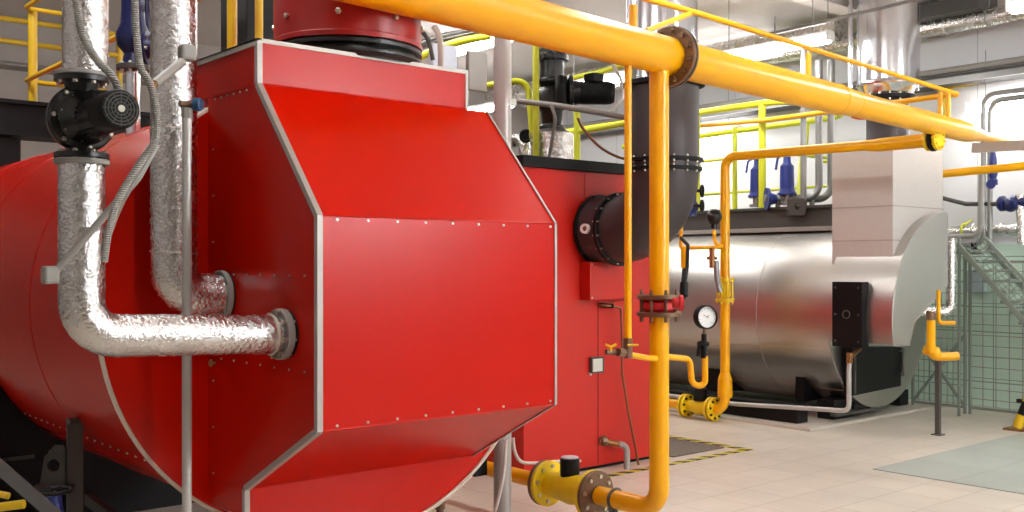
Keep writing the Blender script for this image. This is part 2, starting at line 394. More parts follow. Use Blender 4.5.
# folded sheet joints with their screws
for (y, z) in ((3.804, 2.43), (YF, 1.883), (YF, 1.088), (3.916, 0.777)): m = MB(); m.cyl((XL+0.02, y+0.001, z), ((2.953 if z > 2.4 else XR)-0.012, y+0.001, z), 0.0045, n=8); obj('fold_line', m, RED, rb)
for z in (1.646, 1.287): obj('sheet_joint', MB().bx(XL-0.0015, XL+0.001, 3.36, 4.26, z-0.002, z+0.002), RED, rb)
obj('sheet_joint', MB().bx(XL-0.0015, XL+0.001, 3.84, 4.26, 2.425, 2.429), RED, rb)
sc = []
sc += [(XL+0.08+i*0.134, YF-0.002, 1.868) for i in range(9)] + [(XL+0.08+i*0.134, YF-0.002, 1.103) for i in range(9)]
bolts(rb, sc, (0, -1, 0), 0.0055, 0.006, CHROMEB, 'screw')
sc = [(XL-0.002, 3.42+i*0.12, z) for z in (1.66, 1.30) for i in range(7)] + [(XL-0.002, 3.90+i*0.06, 2.415) for i in range(6)] + [(XL-0.002, 4.22, 0.8+i*0.2) for i in range(8)]
bolts(rb, sc, (-1, 0, 0), 0.0045, 0.005, CHROMEB, 'screw')
sc = []
for i in range(26):
    a = math.radians(222); sc.append((CX+math.cos(a)*(RB-0.018), 4.42+i*0.11, CZD+math.sin(a)*(RB-0.018)))
bolts(rb, sc, (-0.74, 0, -0.67), 0.006, 0.006, CHROMEB, 'screw')
for y in (6.4, 8.2):
    m = MB(); a = [math.radians(205+i*5) for i in range(27)]
    pts = [(CX+math.cos(t)*(RB-0.01), y, CZD+math.sin(t)*(RB-0.01)) for t in a] + [(CX+0.92, y, 0.16), (CX-0.92, y, 0.16)]
    m.prism(pts, (0, 0.12, 0)); obj('saddle', m, BLACK, rb)
for x in (1.72, 3.2): obj('skid_beam', MB().bx(x-0.08, x+0.08, 4.6, 8.8, 0.0, 0.17), BLACK, rb, bevel=0.004)
m = MB(); c = P(73, 425, 4.95); m.bx(c.x-0.022, c.x+0.022, c.y-0.03, c.y+0.03, 0.0, c.z+0.03); m.bx(c.x-0.036, c.x+0.036, c.y-0.038, c.y-0.03, 0, c.z+0.01)
obj('support_column', m, DARKG, rb)
c1 = P(40, 487, 4.9); c2 = P(66, 445, 4.9)
# lug plate with a hole: ring of quads
def lug(p00, p10, z0, z1, hole_r, th, mat_, parent, cut=0.25, name='lifting_lug'):
    p00 = V(p00); p10 = V(p10); u = (p10-p00); w = u.length; u.normalize(); h = z1-z0
    n = 32; nrm = u.cross(V((0, 0, 1))); c = V((w*0.55, h*0.52, 0)); outer = []
    for i in range(n):
        a = 2*PI*i/n; dx, dy = math.cos(a), math.sin(a); t = 1e9
        if dx > 1e-6: t = min(t, (w-c.x)/dx)
        if dx < -1e-6: t = min(t, -c.x/dx)
        if dy > 1e-6: t = min(t, (h-c.y)/dy)
        if dy < -1e-6: t = min(t, -c.y/dy)
        x, y = c.x+dx*t, c.y+dy*t
        if cut and x < w*cut and y > h*(1-cut): x += (w*cut-x)*0.6; y -= (y-h*(1-cut))*0.5
        if cut: x = x + (w-x)*0.28*(y/h)
        outer.append((x, y))
    inner = [(c.x+hole_r*math.cos(2*PI*i/n), c.y+hole_r*math.sin(2*PI*i/n)) for i in range(n)]
    vs = []; q = lambda xy, s: p00+u*xy[0]+V((0, 0, z0-p00.z+xy[1]))+nrm*s*th/2
    for s in (-1, 1): vs += [q(x, s) for x in outer]+[q(x, s) for x in inner]
    fs = []
    for i in range(n):
        k = (i+1) % n; A = 2*n
        fs += [(i, k, n+k, n+i), (A+k, A+i, A+n+i, A+n+k), (i, k, A+k, A+i), (n+k, n+i, A+n+i, A+n+k)]
    return obj(name, MB().add(vs, fs), mat_, parent)
lug(c1, P(66, 487, 4.9), c1.z, c2.z, 0.03, 0.02, DARKG, rb, name='lug_plate')
m = MB(); m.bar(P(34, 488, 4.88), P(74, 487, 4.9), 0.12, 0.02); obj('ledge', m, DARKG, rb)
m = MB(); m.bar(P(-10, 461, 6.2), P(38, 456, 5.4), 0.03, 0.02); obj('cross_beam', m, BLACK, rb); m = MB(); m.bar(P(88, 499, 4.7), P(130, 530, 4.2), 0.03, 0.05); obj('cross_beam', m, BLACK, rb)

# handwheel valve and low pipes by the boiler foot
t = thing('gate_valve', 'small blue valve with a black handwheel under the red boiler, bottom left', 'valve', P(55, 560, 4.3))
c = P(54, 491, 4.3)
m = MB(); m.torus(c, (0, 0, 1), 0.066, 0.009, 28, 8)
for a in range(3): m.cyl(c, c+V((0.066*math.cos(a*2.1+.4), 0.066*math.sin(a*2.1+.4), 0)), 0.006, n=8)
m.cyl(c-V((0, 0, 0.01)), c+V((0, 0, 0.015)), 0.014, n=12); obj('handwheel', m, BLACK, t)
m = MB(); m.lathe((c.x, c.y, 0.0), (0, 0, 1), [(0, 0.08), (0.02, 0.08), (0.02, 0.04), (c.z-0.22, 0.045), (c.z-0.16, 0.07), (c.z-0.08, 0.035), (c.z-0.02, 0.03), (c.z-0.01, 0.012)], 20); obj('valve_body', m, BLUE, t)
m = MB(); m.bar(P(-20, 450, 3.6), P(70, 528, 3.75), 0.04, 0.045); e = P(70, 528, 3.75); m.bar((e.x, e.y, e.z), (e.x, e.y, 0), 0.04, 0.04); single('steel_channel', m, DARKG, 'dark grey steel channel running diagonally across the bottom left corner', 'steel beam')
m = MB(); m.tube([P(-30, 488, 4.2), P(9, 496, 4.2)], 0.014, 12); single('gas_tube', m, YRAIL, 'upper of two short yellow tubes at the bottom left edge', 'pipe')
m = MB(); m.tube([P(-30, 511, 4.1), P(24, 504, 4.1)], 0.018, 12); single('gas_tube', m, YRAIL, 'lower of two short yellow tubes at the bottom left edge', 'pipe')

# small stand under the arc
m = MB(); c = P(440, 512, 6.0); m.cyl((c.x, c.y, 0.0), (c.x, c.y, P(440, 504, 6.0).z), 0.022, n=16); m.cyl((c.x, c.y, 0), (c.x, c.y, 0.012), 0.06, n=16)
m.cyl((c.x, c.y, c.z+0.02), (c.x, c.y, P(440, 504, 6.0).z+0.01), 0.032, n=16)
single('floor_stub', m, BROWN, 'short brown pipe stub peeking out below the arc of the red boiler', 'pipe')

# red flue collar and stack on the box
sx, sy = 2.49, 4.1
fs = thing('flue_stack', 'wide red flue stack rising from the top of the red boiler', 'flue', (sx, sy, 2.604), 'flue stacks')
m = MB(); m.lathe((sx, sy, 2.604), (0, 0, 1), [(0, 0.33), (0.02, 0.345), (0.03, 0.345), (0.034, 0.32), (0.055, 0.315), (0.06, 0.34), (0.075, 0.34), (0.08, 0.31), (0.12, 0.31)], 64, cap=True); obj('rubber_collar', m, BLACKG, fs)
m = MB(); m.lathe((sx, sy, 2.69), (0, 0, 1), [(0, 0.336), (0.0, 0.342), (0.02, 0.342), (0.025, 0.336), (0.7, 0.336)], 64); obj('stack_shell', m, STACKRED, fs)
bp = ringpts((sx, sy, 2.79), (0, 0, 1), 0.338, 8, 0.9)
for p in bp: bolts(fs, [p], V(p)-V((sx, sy, 2.79)), 0.014, 0.02, CHROMEB)

# ================================================================ INSULATED PIPES AND PUMP
FX = 1.129; FY = 3.56
t = thing('insulated_pipe', 'foil-wrapped pipe with a bend below the black pump, running to the red smoke box', 'pipe', (FX, FY, 1.48), 'foil wrapped pipes')
m = MB(); m.tube([(FX, FY, 2.035), (FX, FY, 1.462), (XL-0.045, FY, 1.436)], 0.074, 40, fil=0.12)
o = obj('foil_wrap', m, FOIL, t)
obj('foil_joint', MB().torus((XL-0.07, FY, 1.436), (1, 0, 0), 0.074, 0.006, 40, 8), CREAM, t)
flange(t, (XL-0.028, FY, 1.436), (1, 0, 0), 0.098, 0.07, 0.03, GREYP, 8, CHROMEB, 0.01)
flange(t, (XL-0.003, FY, 1.436), (1, 0, 0), 0.094, 0.07, 0.018, BLACK, 0, name='gasket')
flange(t, (FX, FY, 2.045), (0, 0, 1), 0.088, 0.07, 0.018, GREYP, 0, name='collar')
t = thing('insulated_pipe', 'foil-wrapped pipe above the black pump, leaving the top of the picture', 'pipe', (FX, FY, 2.33), 'foil wrapped pipes')
obj('foil_wrap', MB().cyl((FX+0.012, FY, 2.335), (FX+0.012, FY, 4.3), 0.073, n=40), FOIL, t)
flange(t, (FX, FY, 2.338), (0, 0, 1), 0.09, 0.07, 0.014, GREYP, 0, name='collar')
t = thing('insulated_pipe', 'foil-wrapped pipe with a bent end, behind the thin grey post, right of the pump', 'pipe', (1.67, 4.13, 1.6), 'foil wrapped pipes')
obj('foil_wrap', MB().tube([(1.665, 4.10, 4.3), (1.665, 4.10, 1.575), (XL-0.03, 4.10, 1.572)], 0.092, 40, fil=0.11), FOIL, t)
flange(t, (XL-0.022, 4.10, 1.572), (1, 0, 0), 0.105, 0.07, 0.024, GREYP, 0)
flange(t, (XL-0.004, 4.10, 1.572), (1, 0, 0), 0.098, 0.07, 0.016, BLACK, 6, BLACK, 0.012, name='gasket')
for z in (1.75, 2.25): obj('foil_joint', MB().torus((1.665, 4.10, z), (0.06, 0, 1), 0.0925, 0.003, 40, 6), FOIL2, t)

pt = thing('circulation_pump', 'black circulation pump with a finned motor, hung between foil-wrapped pipes', 'pump', (FX, FY, 2.05))
cz = 2.19; c = V((FX, FY, cz))
m = MB(); m.lathe((FX, FY+0.07, cz), (0, -1, 0), [(0, 0.05), (0.01, 0.09), (0.03, 0.105), (0.075, 0.113), (0.09, 0.105), (0.10, 0.08)], 40)
m.cyl((FX, FY, cz-0.1), (FX, FY, 2.06), 0.05, 0.062); m.cyl((FX, FY, cz+0.09), (FX, FY, 2.325), 0.05, 0.06)
obj('volute', m, BLACKG, pt)
for z in (2.066, 2.322): flange(pt, (FX, FY, z), (0, 0, 1), 0.087, 0.055, 0.02, BLACKG, 8, CHROMEB, 0.009)
m = MB(); m.lathe((FX, FY-0.03, cz), (0, -1, 0), [(0, 0.088), (0.015, 0.09), (0.025, 0.084), (0.05, 0.07), (0.09, 0.06)], 40); cov = obj('front_cover', m, BLACKG, pt)
bolts(cov, ringpts((FX, FY-0.052, cz), (0, 1, 0), 0.078, 8), (0, -1, 0), 0.007, 0.014, CHROMEB)
bolts(pt, ringpts((FX, FY-0.03, cz), (0, 1, 0), 0.098, 7, 0.5), (0, -1, 0), 0.008, 0.012, CHROMEB)
mc = V((FX, 0, cz-0.008))
m = MB(); m.lathe((mc.x, FY-0.10, mc.z), (0, -1, 0), [(0, 0.055), (0.14, 0.055)], 32)
for i in range(24):
    a = 2*PI*i/24; q = V((math.cos(a), 0, math.sin(a)))
    b0 = V((mc.x, FY-0.105, mc.z))+q*0.055; m.bar(b0, b0+V((0, -0.13, 0)), 0.004, 0.004); m.bar(b0+q*0.007, b0+q*0.007+V((0, -0.13, 0)), 0.003, 0.003)
obj('motor', m, BLACKG, pt)
m = MB(); m.lathe((mc.x, FY-0.235, mc.z), (0, -1, 0), [(0, 0.057), (0.01, 0.062), (0.12, 0.062), (0.135, 0.057), (0.135, 0.0)], 40); fc = obj('fan_cover', m, BLACK, pt)
m = MB(); yy = FY-0.372
for r in (0.02, 0.03, 0.04, 0.05): m.torus((mc.x, yy, mc.z), (0, 1, 0), r, 0.0022, 32, 6)
for i in range(12):
    a = 2*PI*i/12; m.cyl((mc.x+0.012*math.cos(a), yy, mc.z+0.012*math.sin(a)), (mc.x+0.055*math.cos(a), yy, mc.z+0.055*math.sin(a)), 0.0015, n=6)
obj('fan_grille', m, DARKG, fc)
obj('motor_badge', MB().lathe((mc.x, yy-0.002, mc.z), (0, -1, 0), [(0, 0.011), (0.003, 0.0105)], 20), CHROMEB, fc, 'silver round badge')
obj('terminal_box', MB().box((mc.x, FY-0.17, mc.z+0.065), 0.07, 0.07, 0.03), BLACK, pt, bevel=0.006)

# thin grey post with blue capped valve
t = thing('vertical_pipe', 'thin grey vertical pipe with a blue cap valve, in front of the foil-wrapped pipes', 'pipe', (1.62, 3.86, 0))
obj('pipe', MB().cyl((1.62, 3.86, 0), (1.62, 3.86, 2.30), 0.0185, n=20), POST, t)
obj('collar', MB().cyl((1.62, 3.86, 2.27), (1.62, 3.86, 2.31), 0.024, n=8), GREYP, t)
c = V((1.62, 3.86, 2.325)); obj('valve', MB().tube([c-V((0.03, 0, 0)), c+V((0.03, 0, 0))], 0.013, 12), BROWN, t)
obj('blue_cap', MB().lathe(c+V((0.02, -0.01, 0)), (0.7, -0.7, 0), [(0, 0.02), (0.005, 0.026), (0.03, 0.026), (0.035, 0.02)], 20), mat('blue_plastic', (40, 78, 112), 0.35), t, 'blue valve cap')

# flexible conduits
def spline(pts, n=8):
    pts = [V(p) for p in pts]; out = []
    for i in range(len(pts)-1):
        p0 = pts[max(i-1, 0)]; p1 = pts[i]; p2 = pts[i+1]; p3 = pts[min(i+2, len(pts)-1)]
        for j in range(n):
            t = j/n; out.append(0.5*((2*p1)+(p2-p0)*t+(2*p0-5*p1+4*p2-p3)*t*t+(3*p1-p0-3*p2+p3)*t**3))
    return out+[pts[-1]]
single('flexible_conduit', MB().tube(spline([P(74, -25, 3.2), P(77, 5, 3.2), P(83, 35, 3.2), P(97, 60, 3.2), P(112, 76, 3.22), P(121, 95, 3.3)]), 0.0125, 12), CORR, 'ribbed grey conduit curving over the foil pipe down to the pump motor', 'conduit', 'flexible conduits')
single('flexible_conduit', MB().tube(spline([P(135, -25, 3.25), P(135, 5, 3.25), P(137, 40, 3.25), P(141, 68, 3.25), P(150, 84, 3.25), P(156, 108, 3.25), P(156, 138, 3.22), P(140, 163, 3.2), P(118, 200, 3.15), P(108, 235, 3.1), P(104, 262, 3.1)]), 0.0115, 12), CORR, 'ribbed grey conduit hanging left of the second foil pipe', 'conduit', 'flexible conduits')
t = thing('cable_conduit', 'grey conduit slanting between two small sensor boxes in front of the foil pipes', 'conduit', P(105, 270, 3.2))
obj('conduit', MB().tube([P(156, 146, 3.3), P(138, 178, 3.22), P(55, 272, 3.15)], 0.0115, 12, fil=0.05), PLASTIC, t)
obj('sensor_box', MB().box(P(50, 275, 3.15), 0.045, 0.05, 0.055), PLASTIC, t, bevel=0.008)
t = thing('temperature_sensor', 'grey sensor head with a stiff arm on the second foil pipe', 'sensor', P(187, 52, 3.95))
a = P(154, 84, 3.55); b = P(182, 62, 3.75)
obj('arm', MB().tube([a, b], 0.016, 14), PLASTIC, t); obj('sensor_head', MB().box(P(187, 53, 3.78), 0.06, 0.05, 0.06), PLASTIC, t, bevel=0.012)
obj('end_bush', MB().tube([a+(a-b)*0.12, a], 0.013, 12), BRASS, t)
t = thing('drain_cock', 'tiny brass drain cock under the horizontal foil pipe on the red box', 'valve', OX(211, 362, XL))
c = OX(211, 363, XL-0.02); obj('stem', MB().cyl(c, c+V((0.02, 0, 0)), 0.006, n=10), BRASS, t); obj('tap', MB().lathe(c+V((0, 0, -0.015)), (0, 0, 1), [(0, 0.006), (0.01, 0.011), (0.02, 0.011), (0.03, 0.006)], 12), BRASS, t)

# ================================================================ LEFT BACKGROUND
m = MB(); m.bx(0.9, 4.4, 8.7, 8.95, 2.74, 2.99); m.bx(0.9, 4.4, 8.66, 9.0, 2.97, 3.0); m.bx(0.9, 4.4, 8.66, 9.0, 2.72, 2.75)
single('platform_beam', m, BLACK, 'black walkway beam crossing behind the pump above the red boiler drum', 'steel beam')
single('floor_bracket', MB().bx(1.9, 2.3, 8.72, 9.0, 2.25, 2.7), BLACK, 'dark bracket box hung under the black walkway beam at left', 'bracket', bevel=0.01)
t = thing('railing', 'yellow handrail frame on the black walkway beam, top left', 'railing', (2.41, 8.8, 3.0), 'walkway railings')
obj('post', MB().cyl((2.41, 8.8, 3.0), (2.41, 8.8, 3.74), 0.036, n=16), YRAIL, t)
for z in (3.76, 3.175):
    obj('rail', MB().tube([(2.98, 8.8, z), (2.35, 8.8, z), (2.35, 4.9, z)], 0.019, 12, fil=0.06), YRAIL, t)
obj('post', MB().cyl((2.35, 5.02, 2.45), (2.35, 5.02, 3.76), 0.026, n=16), YRAIL, t)
t = thing('railing', 'far pair of yellow rails crossing the top left corner', 'railing', (2.5, 10.5, 3.7), 'walkway railings')
for z in (4.03, 3.82): obj('rail', MB().cyl((1.2, 10.5, z), (3.9, 10.5, z), 0.026, n=12), YRAIL, t)
for x in (1.3, 3.7): obj('post', MB().cyl((x, 10.5, 0), (x, 10.5, 4.03), 0.03, n=12), YRAIL, t)
m = MB()
for i in range(3): m.cyl((1.4, 10.9+i*0.1, 3.68), (6.0, 10.9+i*0.1, 3.68), 0.025, n=10)
[m.cyl((x, 11.0, 3.68), (x, 11.0, CZ), 0.008, n=8) for x in (2.0, 4.0)]; single('pipe_bundle', m, PIPESTEEL, 'thin grey pipes running side by side behind the top left rails', 'pipe')
t = thing('railing_post', 'yellow post rising behind the red flue stack at its left', 'railing', P(259, 60, 6.6))
obj('post', MB().cyl(P(259, 70, 6.6), P(259, -40, 6.6), 0.026, n=16), YRAIL, t)
t = thing('booster_pump', 'navy blue pump body on a steel pipe between two foil-wrapped pipes', 'pump', P(133, 120, 5.5))
c = P(133, 68, 5.5); fr = V((CA, SA, 0)); rt = V((SA, -CA, 0))
obj('steel_pipe', MB().cyl((c.x, c.y, 2.35), c, 0.038, n=20), STEEL, t)
flange(t, c, (0, 0, 1), 0.085, 0.04, 0.03, DARKG, 8, CHROMEB, 0.01)
m = MB(); m.lathe(c+V((0, 0, 0.015)), (0, 0, 1), [(0, 0.06), (0.06, 0.045), (0.1, 0.08), (0.16, 0.09), (0.22, 0.065), (0.3, 0.06), (0.9, 0.06)], 28); obj('pump_body', m, NAVY, t)
e = P(133, 48, 5.5); m = MB(); m.lathe(e, rt, [(0, 0.05), (0.05, 0.05), (0.055, 0.085), (0.085, 0.09), (0.09, 0.07), (0.14, 0.05)], 28); obj('side_port', m, NAVY, t)
bolts(t, ringpts(e+rt*0.09, rt, 0.07, 6), rt, 0.009, 0.02, CHROMEB)
obj('pump_top', MB().cyl(P(146, 40, 5.6), P(146, -30, 5.6), 0.03, n=16), NAVY, t)
single('switch_cabinet', MB().bx(3.05, 3.5, 6.3, 6.7, 2.52, 3.6), BLACK, 'tall black cabinet behind the yellow post left of the red flue stack', 'cabinet', bevel=0.01)
t = thing('insulated_pipe', 'far foil pipe seen between the yellow posts behind the red boiler', 'pipe', P(252, 30, 7.4), 'foil wrapped pipes')
obj('foil_wrap', MB().tube([P(262, 26, 7.6), P(246, 34, 7.4), P(246, 62, 7.4)], 0.07, 20, fil=0.07), FOIL, t)
flange(t, P(244, 32, 7.35), rt, 0.09, 0.06, 0.03, BLACK, 8, CHROMEB, 0.01)
m = MB(); m.tube(spline([P(420, 30, 6.5), P(428, 40, 6.5), P(433, 60, 6.5)]), 0.014, 10); single('white_hose', MB().tube(spline([P(434, 26, 6.6), P(440, 40, 6.6), P(441, 75, 6.6)]), 0.02, 12), WHITECABLE, 'white hose bending down behind the top right corner of the red box', 'cable')
single('brown_cable', m, DARKG, 'dark cable dropping beside the red flue stack', 'cable')
# ================================================================ STEEL POST BETWEEN THE BOILERS
c = P(502.5, 460, 6.3)
t = thing('steel_post', 'round grey steel post standing from floor to ceiling between the two red boilers', 'post', (c.x, c.y, 0))
obj('post', MB().cyl((c.x, c.y, 0.012), (c.x, c.y, CZ), 0.055, n=32), mat('stainless_post', (176, 173, 170), 0.4, 0.35, 0.05, 4), t)
obj('base_plate', MB().box((c.x, c.y, 0.006), 0.2, 0.2, 0.012), GREYP, t)
POSTC = c.copy()
q = P(483, 466, 6.35)
single('pipe_bracket', MB().bx(q.x-0.08, q.x+0.02, q.y-0.02, q.y+0.10, 0.40, 0.54), BLACK, 'black square bracket beside the grey post under the red boiler arc', 'bracket', bevel=0.006)
# white cables
single('white_cable', MB().tube(spline([P(513, 438, 6.4), P(515, 452, 6.4), P(522, 462, 6.4), P(538, 463, 6.9), P(560, 461, 7.6), P(580, 461, 8.2)]), 0.011, 10), WHITECABLE, 'white cable looping from the red boiler to the far red boiler near the floor', 'cable')
single('white_cable', MB().tube(spline([P(506, 440, 6.05), P(504, 470, 6.05), P(500, 492, 6.05), P(494, 515, 6.05), P(488, 540, 6.1)]), 0.011, 10), WHITECABLE, 'white cable hanging down in front of the grey post', 'cable')

# ================================================================ SECOND RED BOILER
b2 = thing('boiler', 'far red cabinet-shaped boiler with a black rim, behind the yellow vertical pipe', 'boiler', (6.05, 6.05, 0), 'boilers')
m = MB(); m.bx(5.26, 6.84, 6.05, 9.6, 0.03, 2.47); obj('casing', m, RED2, b2, bevel=0.004)
obj('top_rim', MB().bx(5.24, 6.86, 6.03, 9.6, 2.47, 2.56), BLACK, b2, bevel=0.004)
obj('plinth', MB().bx(5.30, 6.82, 6.08, 9.5, 0, 0.03), BLACK, b2)
jx = OY(598, 400, 6.05).x; jx2 = OY(585, 170, 6.05).x
obj('door_joint', MB().bx(jx-0.003, jx+0.003, 6.048, 6.052, 0.05, OY(598, 300, 6.05).z), BLACK, b2, 'dark vertical door joint')
obj('panel_joint', MB().bx(jx2-0.003, jx2+0.003, 6.047, 6.052, 1.6, 2.46), RED2, b2)
a = OY(580, 300, 6.05); e = OY(632, 262, 6.05)
obj('front_box', MB().bx(a.x, e.x, 5.93, 6.06, a.z, e.z), RED2, b2, 'shallow red box on the front', bevel=0.006)
bolts(b2, [(a.x+0.02, 5.93, a.z+0.02), (a.x+0.02, 5.93, e.z-0.02)], (0, -1, 0), 0.008, 0.01, CHROMEB, 'screw')
w = OY(598, 365, 6.02); d = obj('inspection_window', MB().box((w.x, 6.035, w.z), 0.15, 0.035, 0.135), DARKG, b2, 'small dark-framed window with a pale pane', bevel=0.006)
obj('pane', MB().box((w.x-0.01, 6.014, w.z), 0.112, 0.008, 0.106), PLATEM, d, bevel=0.004)
w = OY(590, 374, 6.04); obj('knob', MB().lathe((w.x, 6.05, w.z), (0, -1, 0), [(0, 0.012), (0.02, 0.012), (0.025, 0.006)], 12), WHITECABLE, b2)
# flue
cx2, cz2 = 6.07, 1.99; fy = 5.32; fr_ = 0.27
fl = thing('flue_duct', 'dark grey flue elbow rising from the far red boiler front behind the yellow pipes', 'flue', (cx2, fy, cz2-0.3), 'flue stacks')
m = MB(); m.lathe((cx2, 6.05, cz2), (0, -1, 0), [(0, 0.275), (0.26, 0.275)], 48); col_ = obj('collar', m, DUCTB, fl)
m = MB(); m.tube([(cx2, 5.83, cz2), (cx2, fy, cz2), (cx2, fy, 2.47)], fr_, 48, fil=0.44); obj('elbow', m, DUCTB, fl)
obj('vertical_duct', MB().cyl((cx2, fy, 2.46), (cx2, fy, 3.10), fr_, n=48), DUCTB, fl)
flange(fl, (cx2, 5.79, cz2), (0, 1, 0), 0.30, 0.27, 0.035, BLACK, 16, CHROMEB, 0.008)
flange(fl, (cx2, 6.02, cz2), (0, 1, 0), 0.295, 0.27, 0.03, BLACK, 12, BLACK, 0.008)
flange(fl, (cx2, fy, 2.51), (0, 0, 1), 0.305, 0.27, 0.03, BLACK, 16, CHROMEB, 0.008)
flange(fl, (cx2, fy, 2.44), (0, 0, 1), 0.295, 0.27, 0.03, BLACK, 16, CHROMEB, 0.008)
flange(fl, (cx2, fy, 3.10), (0, 0, 1), 0.315, 0.27, 0.04, BLACK, 0)
sp_ = V((cx2-0.265, 5.9, cz2)); obj('sight_port', MB().lathe(sp_, (-1, -0.35, 0.05), [(0, 0.04), (0.05, 0.04), (0.05, 0.022), (0.02, 0.02)], 20, cap=False), WHITEP, fl, 'white round sight port')
obj('port_plug', MB().lathe(sp_, (-1, -0.35, 0.05), [(0, 0.022), (0.035, 0.022)], 16), BRASS, fl)
bolts(fl, [(cx2-0.19, fy-0.20, 2.72), (cx2-0.19, fy-0.20, 2.10)], (-0.7, -0.7, 0), 0.018, 0.03, BLACK)
t = thing('steel_stack', 'polished steel flue stack above the dark elbow, crossed by the big yellow pipe', 'flue', (cx2, fy, 3.12), 'flue stacks')
obj('stack_shell', MB().lathe((cx2, fy, 3.12), (0, 0, 1), [(0, 0.26), (0.3, 0.26), (0.3, 0.266), (0.33, 0.266), (0.33, 0.26), (CZ-3.12, 0.26)], 56), STEEL, t)
obj('side_conduit', MB().cyl((cx2-0.29, fy+0.1, 3.0), (cx2-0.29, fy+0.1, CZ), 0.02, n=12), STEEL, t)
# taps on the red front
t = thing('sample_tap', 'upper small brass tap with a copper tube running down the far red boiler front', 'tap', OY(598, 310, 6.0))
a = OY(598, 305, 6.05); m = MB(); m.tube([a, a+V((0, -0.06, 0)), OY(612, 306, 5.98), OY(621, 308, 5.97), OY(622, 330, 5.97), OY(622, 372, 5.97), OY(628, 410, 5.97), OY(635, 445, 5.97), OY(639, 468, 5.95)], 0.011, 10, fil=0.03); obj('copper_tube', m, COPPER, t)
obj('tap_body', MB().tube([a+V((0, -0.02, 0)), OY(613, 306, 5.98)], 0.02, 12), BLACK, t)
q = OY(613, 303, 5.97); obj('lever', MB().bar(q, q+V((-0.02, -0.02, 0.045)), 0.014, 0.01), BRASS, t)
t = thing('drain_pipe', 'lower brass tap with a grey bent drain pipe on the far red boiler', 'pipe', OY(632, 475, 5.9))
a = OY(599, 441, 6.05); b_ = OY(619, 444, 5.97)
obj('brass_fitting', MB().tube([a, b_], 0.025, 12), BRASS, t); obj('valve_nut', MB().lathe(a+V((0, -0.02, 0)), (1, 0, 0), [(0, 0.03), (0.02, 0.045), (0.05, 0.045), (0.06, 0.03)], 8), BROWN, t)
obj('grey_pipe', MB().tube([b_, OY(627, 445, 5.94), OY(627, 480, 5.88)], 0.026, 14, fil=0.06), GREYP, t)

# equipment on top of the second red boiler
t = thing('circulation_pump', 'black pump with a horizontal motor above the far red boiler, under the big gas pipe', 'pump', P(552, 135, 9.2))
c = P(552, 103, 9.2); d = 9.2
obj('pump_housing', MB().lathe(P(552, 130, d), (0, 0, 1), [(0, 0.12), (0.03, 0.12), (0.05, 0.09), (0.16, 0.10), (0.22, 0.14), (0.32, 0.13), (0.38, 0.10), (0.42, 0.14), (0.44, 0.14), (0.46, 0.11), (0.62, 0.11), (0.62, 0.15), (0.66, 0.15), (0.68, 0.12), (0.72, 0.12)], 32), BLACKG, t)
a = P(560, 93, d-0.05)
obj('gearbox', MB().lathe(a, rt, [(0, 0.10), (0.06, 0.12), (0.08, 0.16), (0.11, 0.16), (0.12, 0.11), (0.18, 0.10)], 28), BLACKG, t)
m = MB(); a = P(577, 93, d-0.05); m.lathe(a, rt, [(0, 0.08), (0.02, 0.10), (0.30, 0.10), (0.33, 0.085)], 32)
for i in range(14): m.torus(a+rt*(0.05+i*0.017), rt, 0.103, 0.004, 28, 6)
obj('motor', m, BLACK, t); obj('terminal_box', MB().box(a+rt*0.15+V((0, 0, 0.13)), 0.13, 0.13, 0.08), BLACK, t, bevel=0.01)
c = P(561, 88, d-0.17); obj('inlet_elbow', MB().tube([P(561, 78, d-0.14), c, P(561, 108, d-0.14)], 0.055, 18, fil=0.1), BLACK, t)
bolts(t, ringpts(P(552, 58, d), (0, 0, 1), 0.135, 8), (0, 0, 1), 0.014, 0.07, DARKG)
t = thing('insulated_pipe', 'short foil-wrapped stub under the black pump on the far red boiler', 'pipe', P(552, 160, 9.2), 'foil wrapped pipes')
obj('foil_wrap', MB().cyl(P(552, 168, d), P(552, 134, d), 0.195, n=32), FOIL, t); obj('end_cap', MB().lathe(P(552, 134.5, d), (0, 0, 1), [(0, 0.197), (0.02, 0.16), (0.04, 0.12)], 32), DARKG, t)
t = thing('insulated_pipe', 'small foil pipe behind the slanted edge of the red box, left of lime post', 'pipe', P(524, 160, 9.6), 'foil wrapped pipes')
obj('foil_wrap', MB().tube([P(508, 142, 9.8), P(524, 140, 9.6), P(527, 175, 9.6)], 0.06, 18, fil=0.09), FOIL, t)
obj('handwheel', MB().torus(P(526, 136, 9.4), fr, 0.05, 0.015, 20, 8).lathe(P(526, 136, 9.4), fr, [(0, 0.045), (0.02, 0.045)], 16), BLACK, t)
single('cable', MB().tube(spline([P(578, 118, 8.9), P(584, 130, 8.9), P(600, 147, 8.9), P(618, 157, 8.9), P(632, 160, 8.9)]), 0.012, 10), COPPER, 'brown cable sagging from the far black pump to the dark flue', 'cable')
t = thing('conduit_run', 'pale conduit sloping from the lamp to the dark flue, with a hanging branch', 'conduit', P(560, 110, 8.6))
obj('conduit', MB().tube([P(519, 101, 8.9), P(560, 106, 8.7), P(629, 118, 8.4)], 0.024, 12), GREYP, t)
obj('conduit_branch', MB().tube(spline([P(551, 105, 8.7), P(555, 118, 8.7), P(553, 135, 8.8), P(549, 158, 8.9)]), 0.015, 10), GREYP, t)
m = MB(); m.tube(spline([P(611, 62, 8.9), P(621, 80, 8.9), P(623, 96, 8.9), P(613, 110, 8.9), P(606, 113, 8.9)]), 0.016, 10); single('white_cable', m, WHITECABLE, 'white cable looping behind the far black motor end', 'cable')
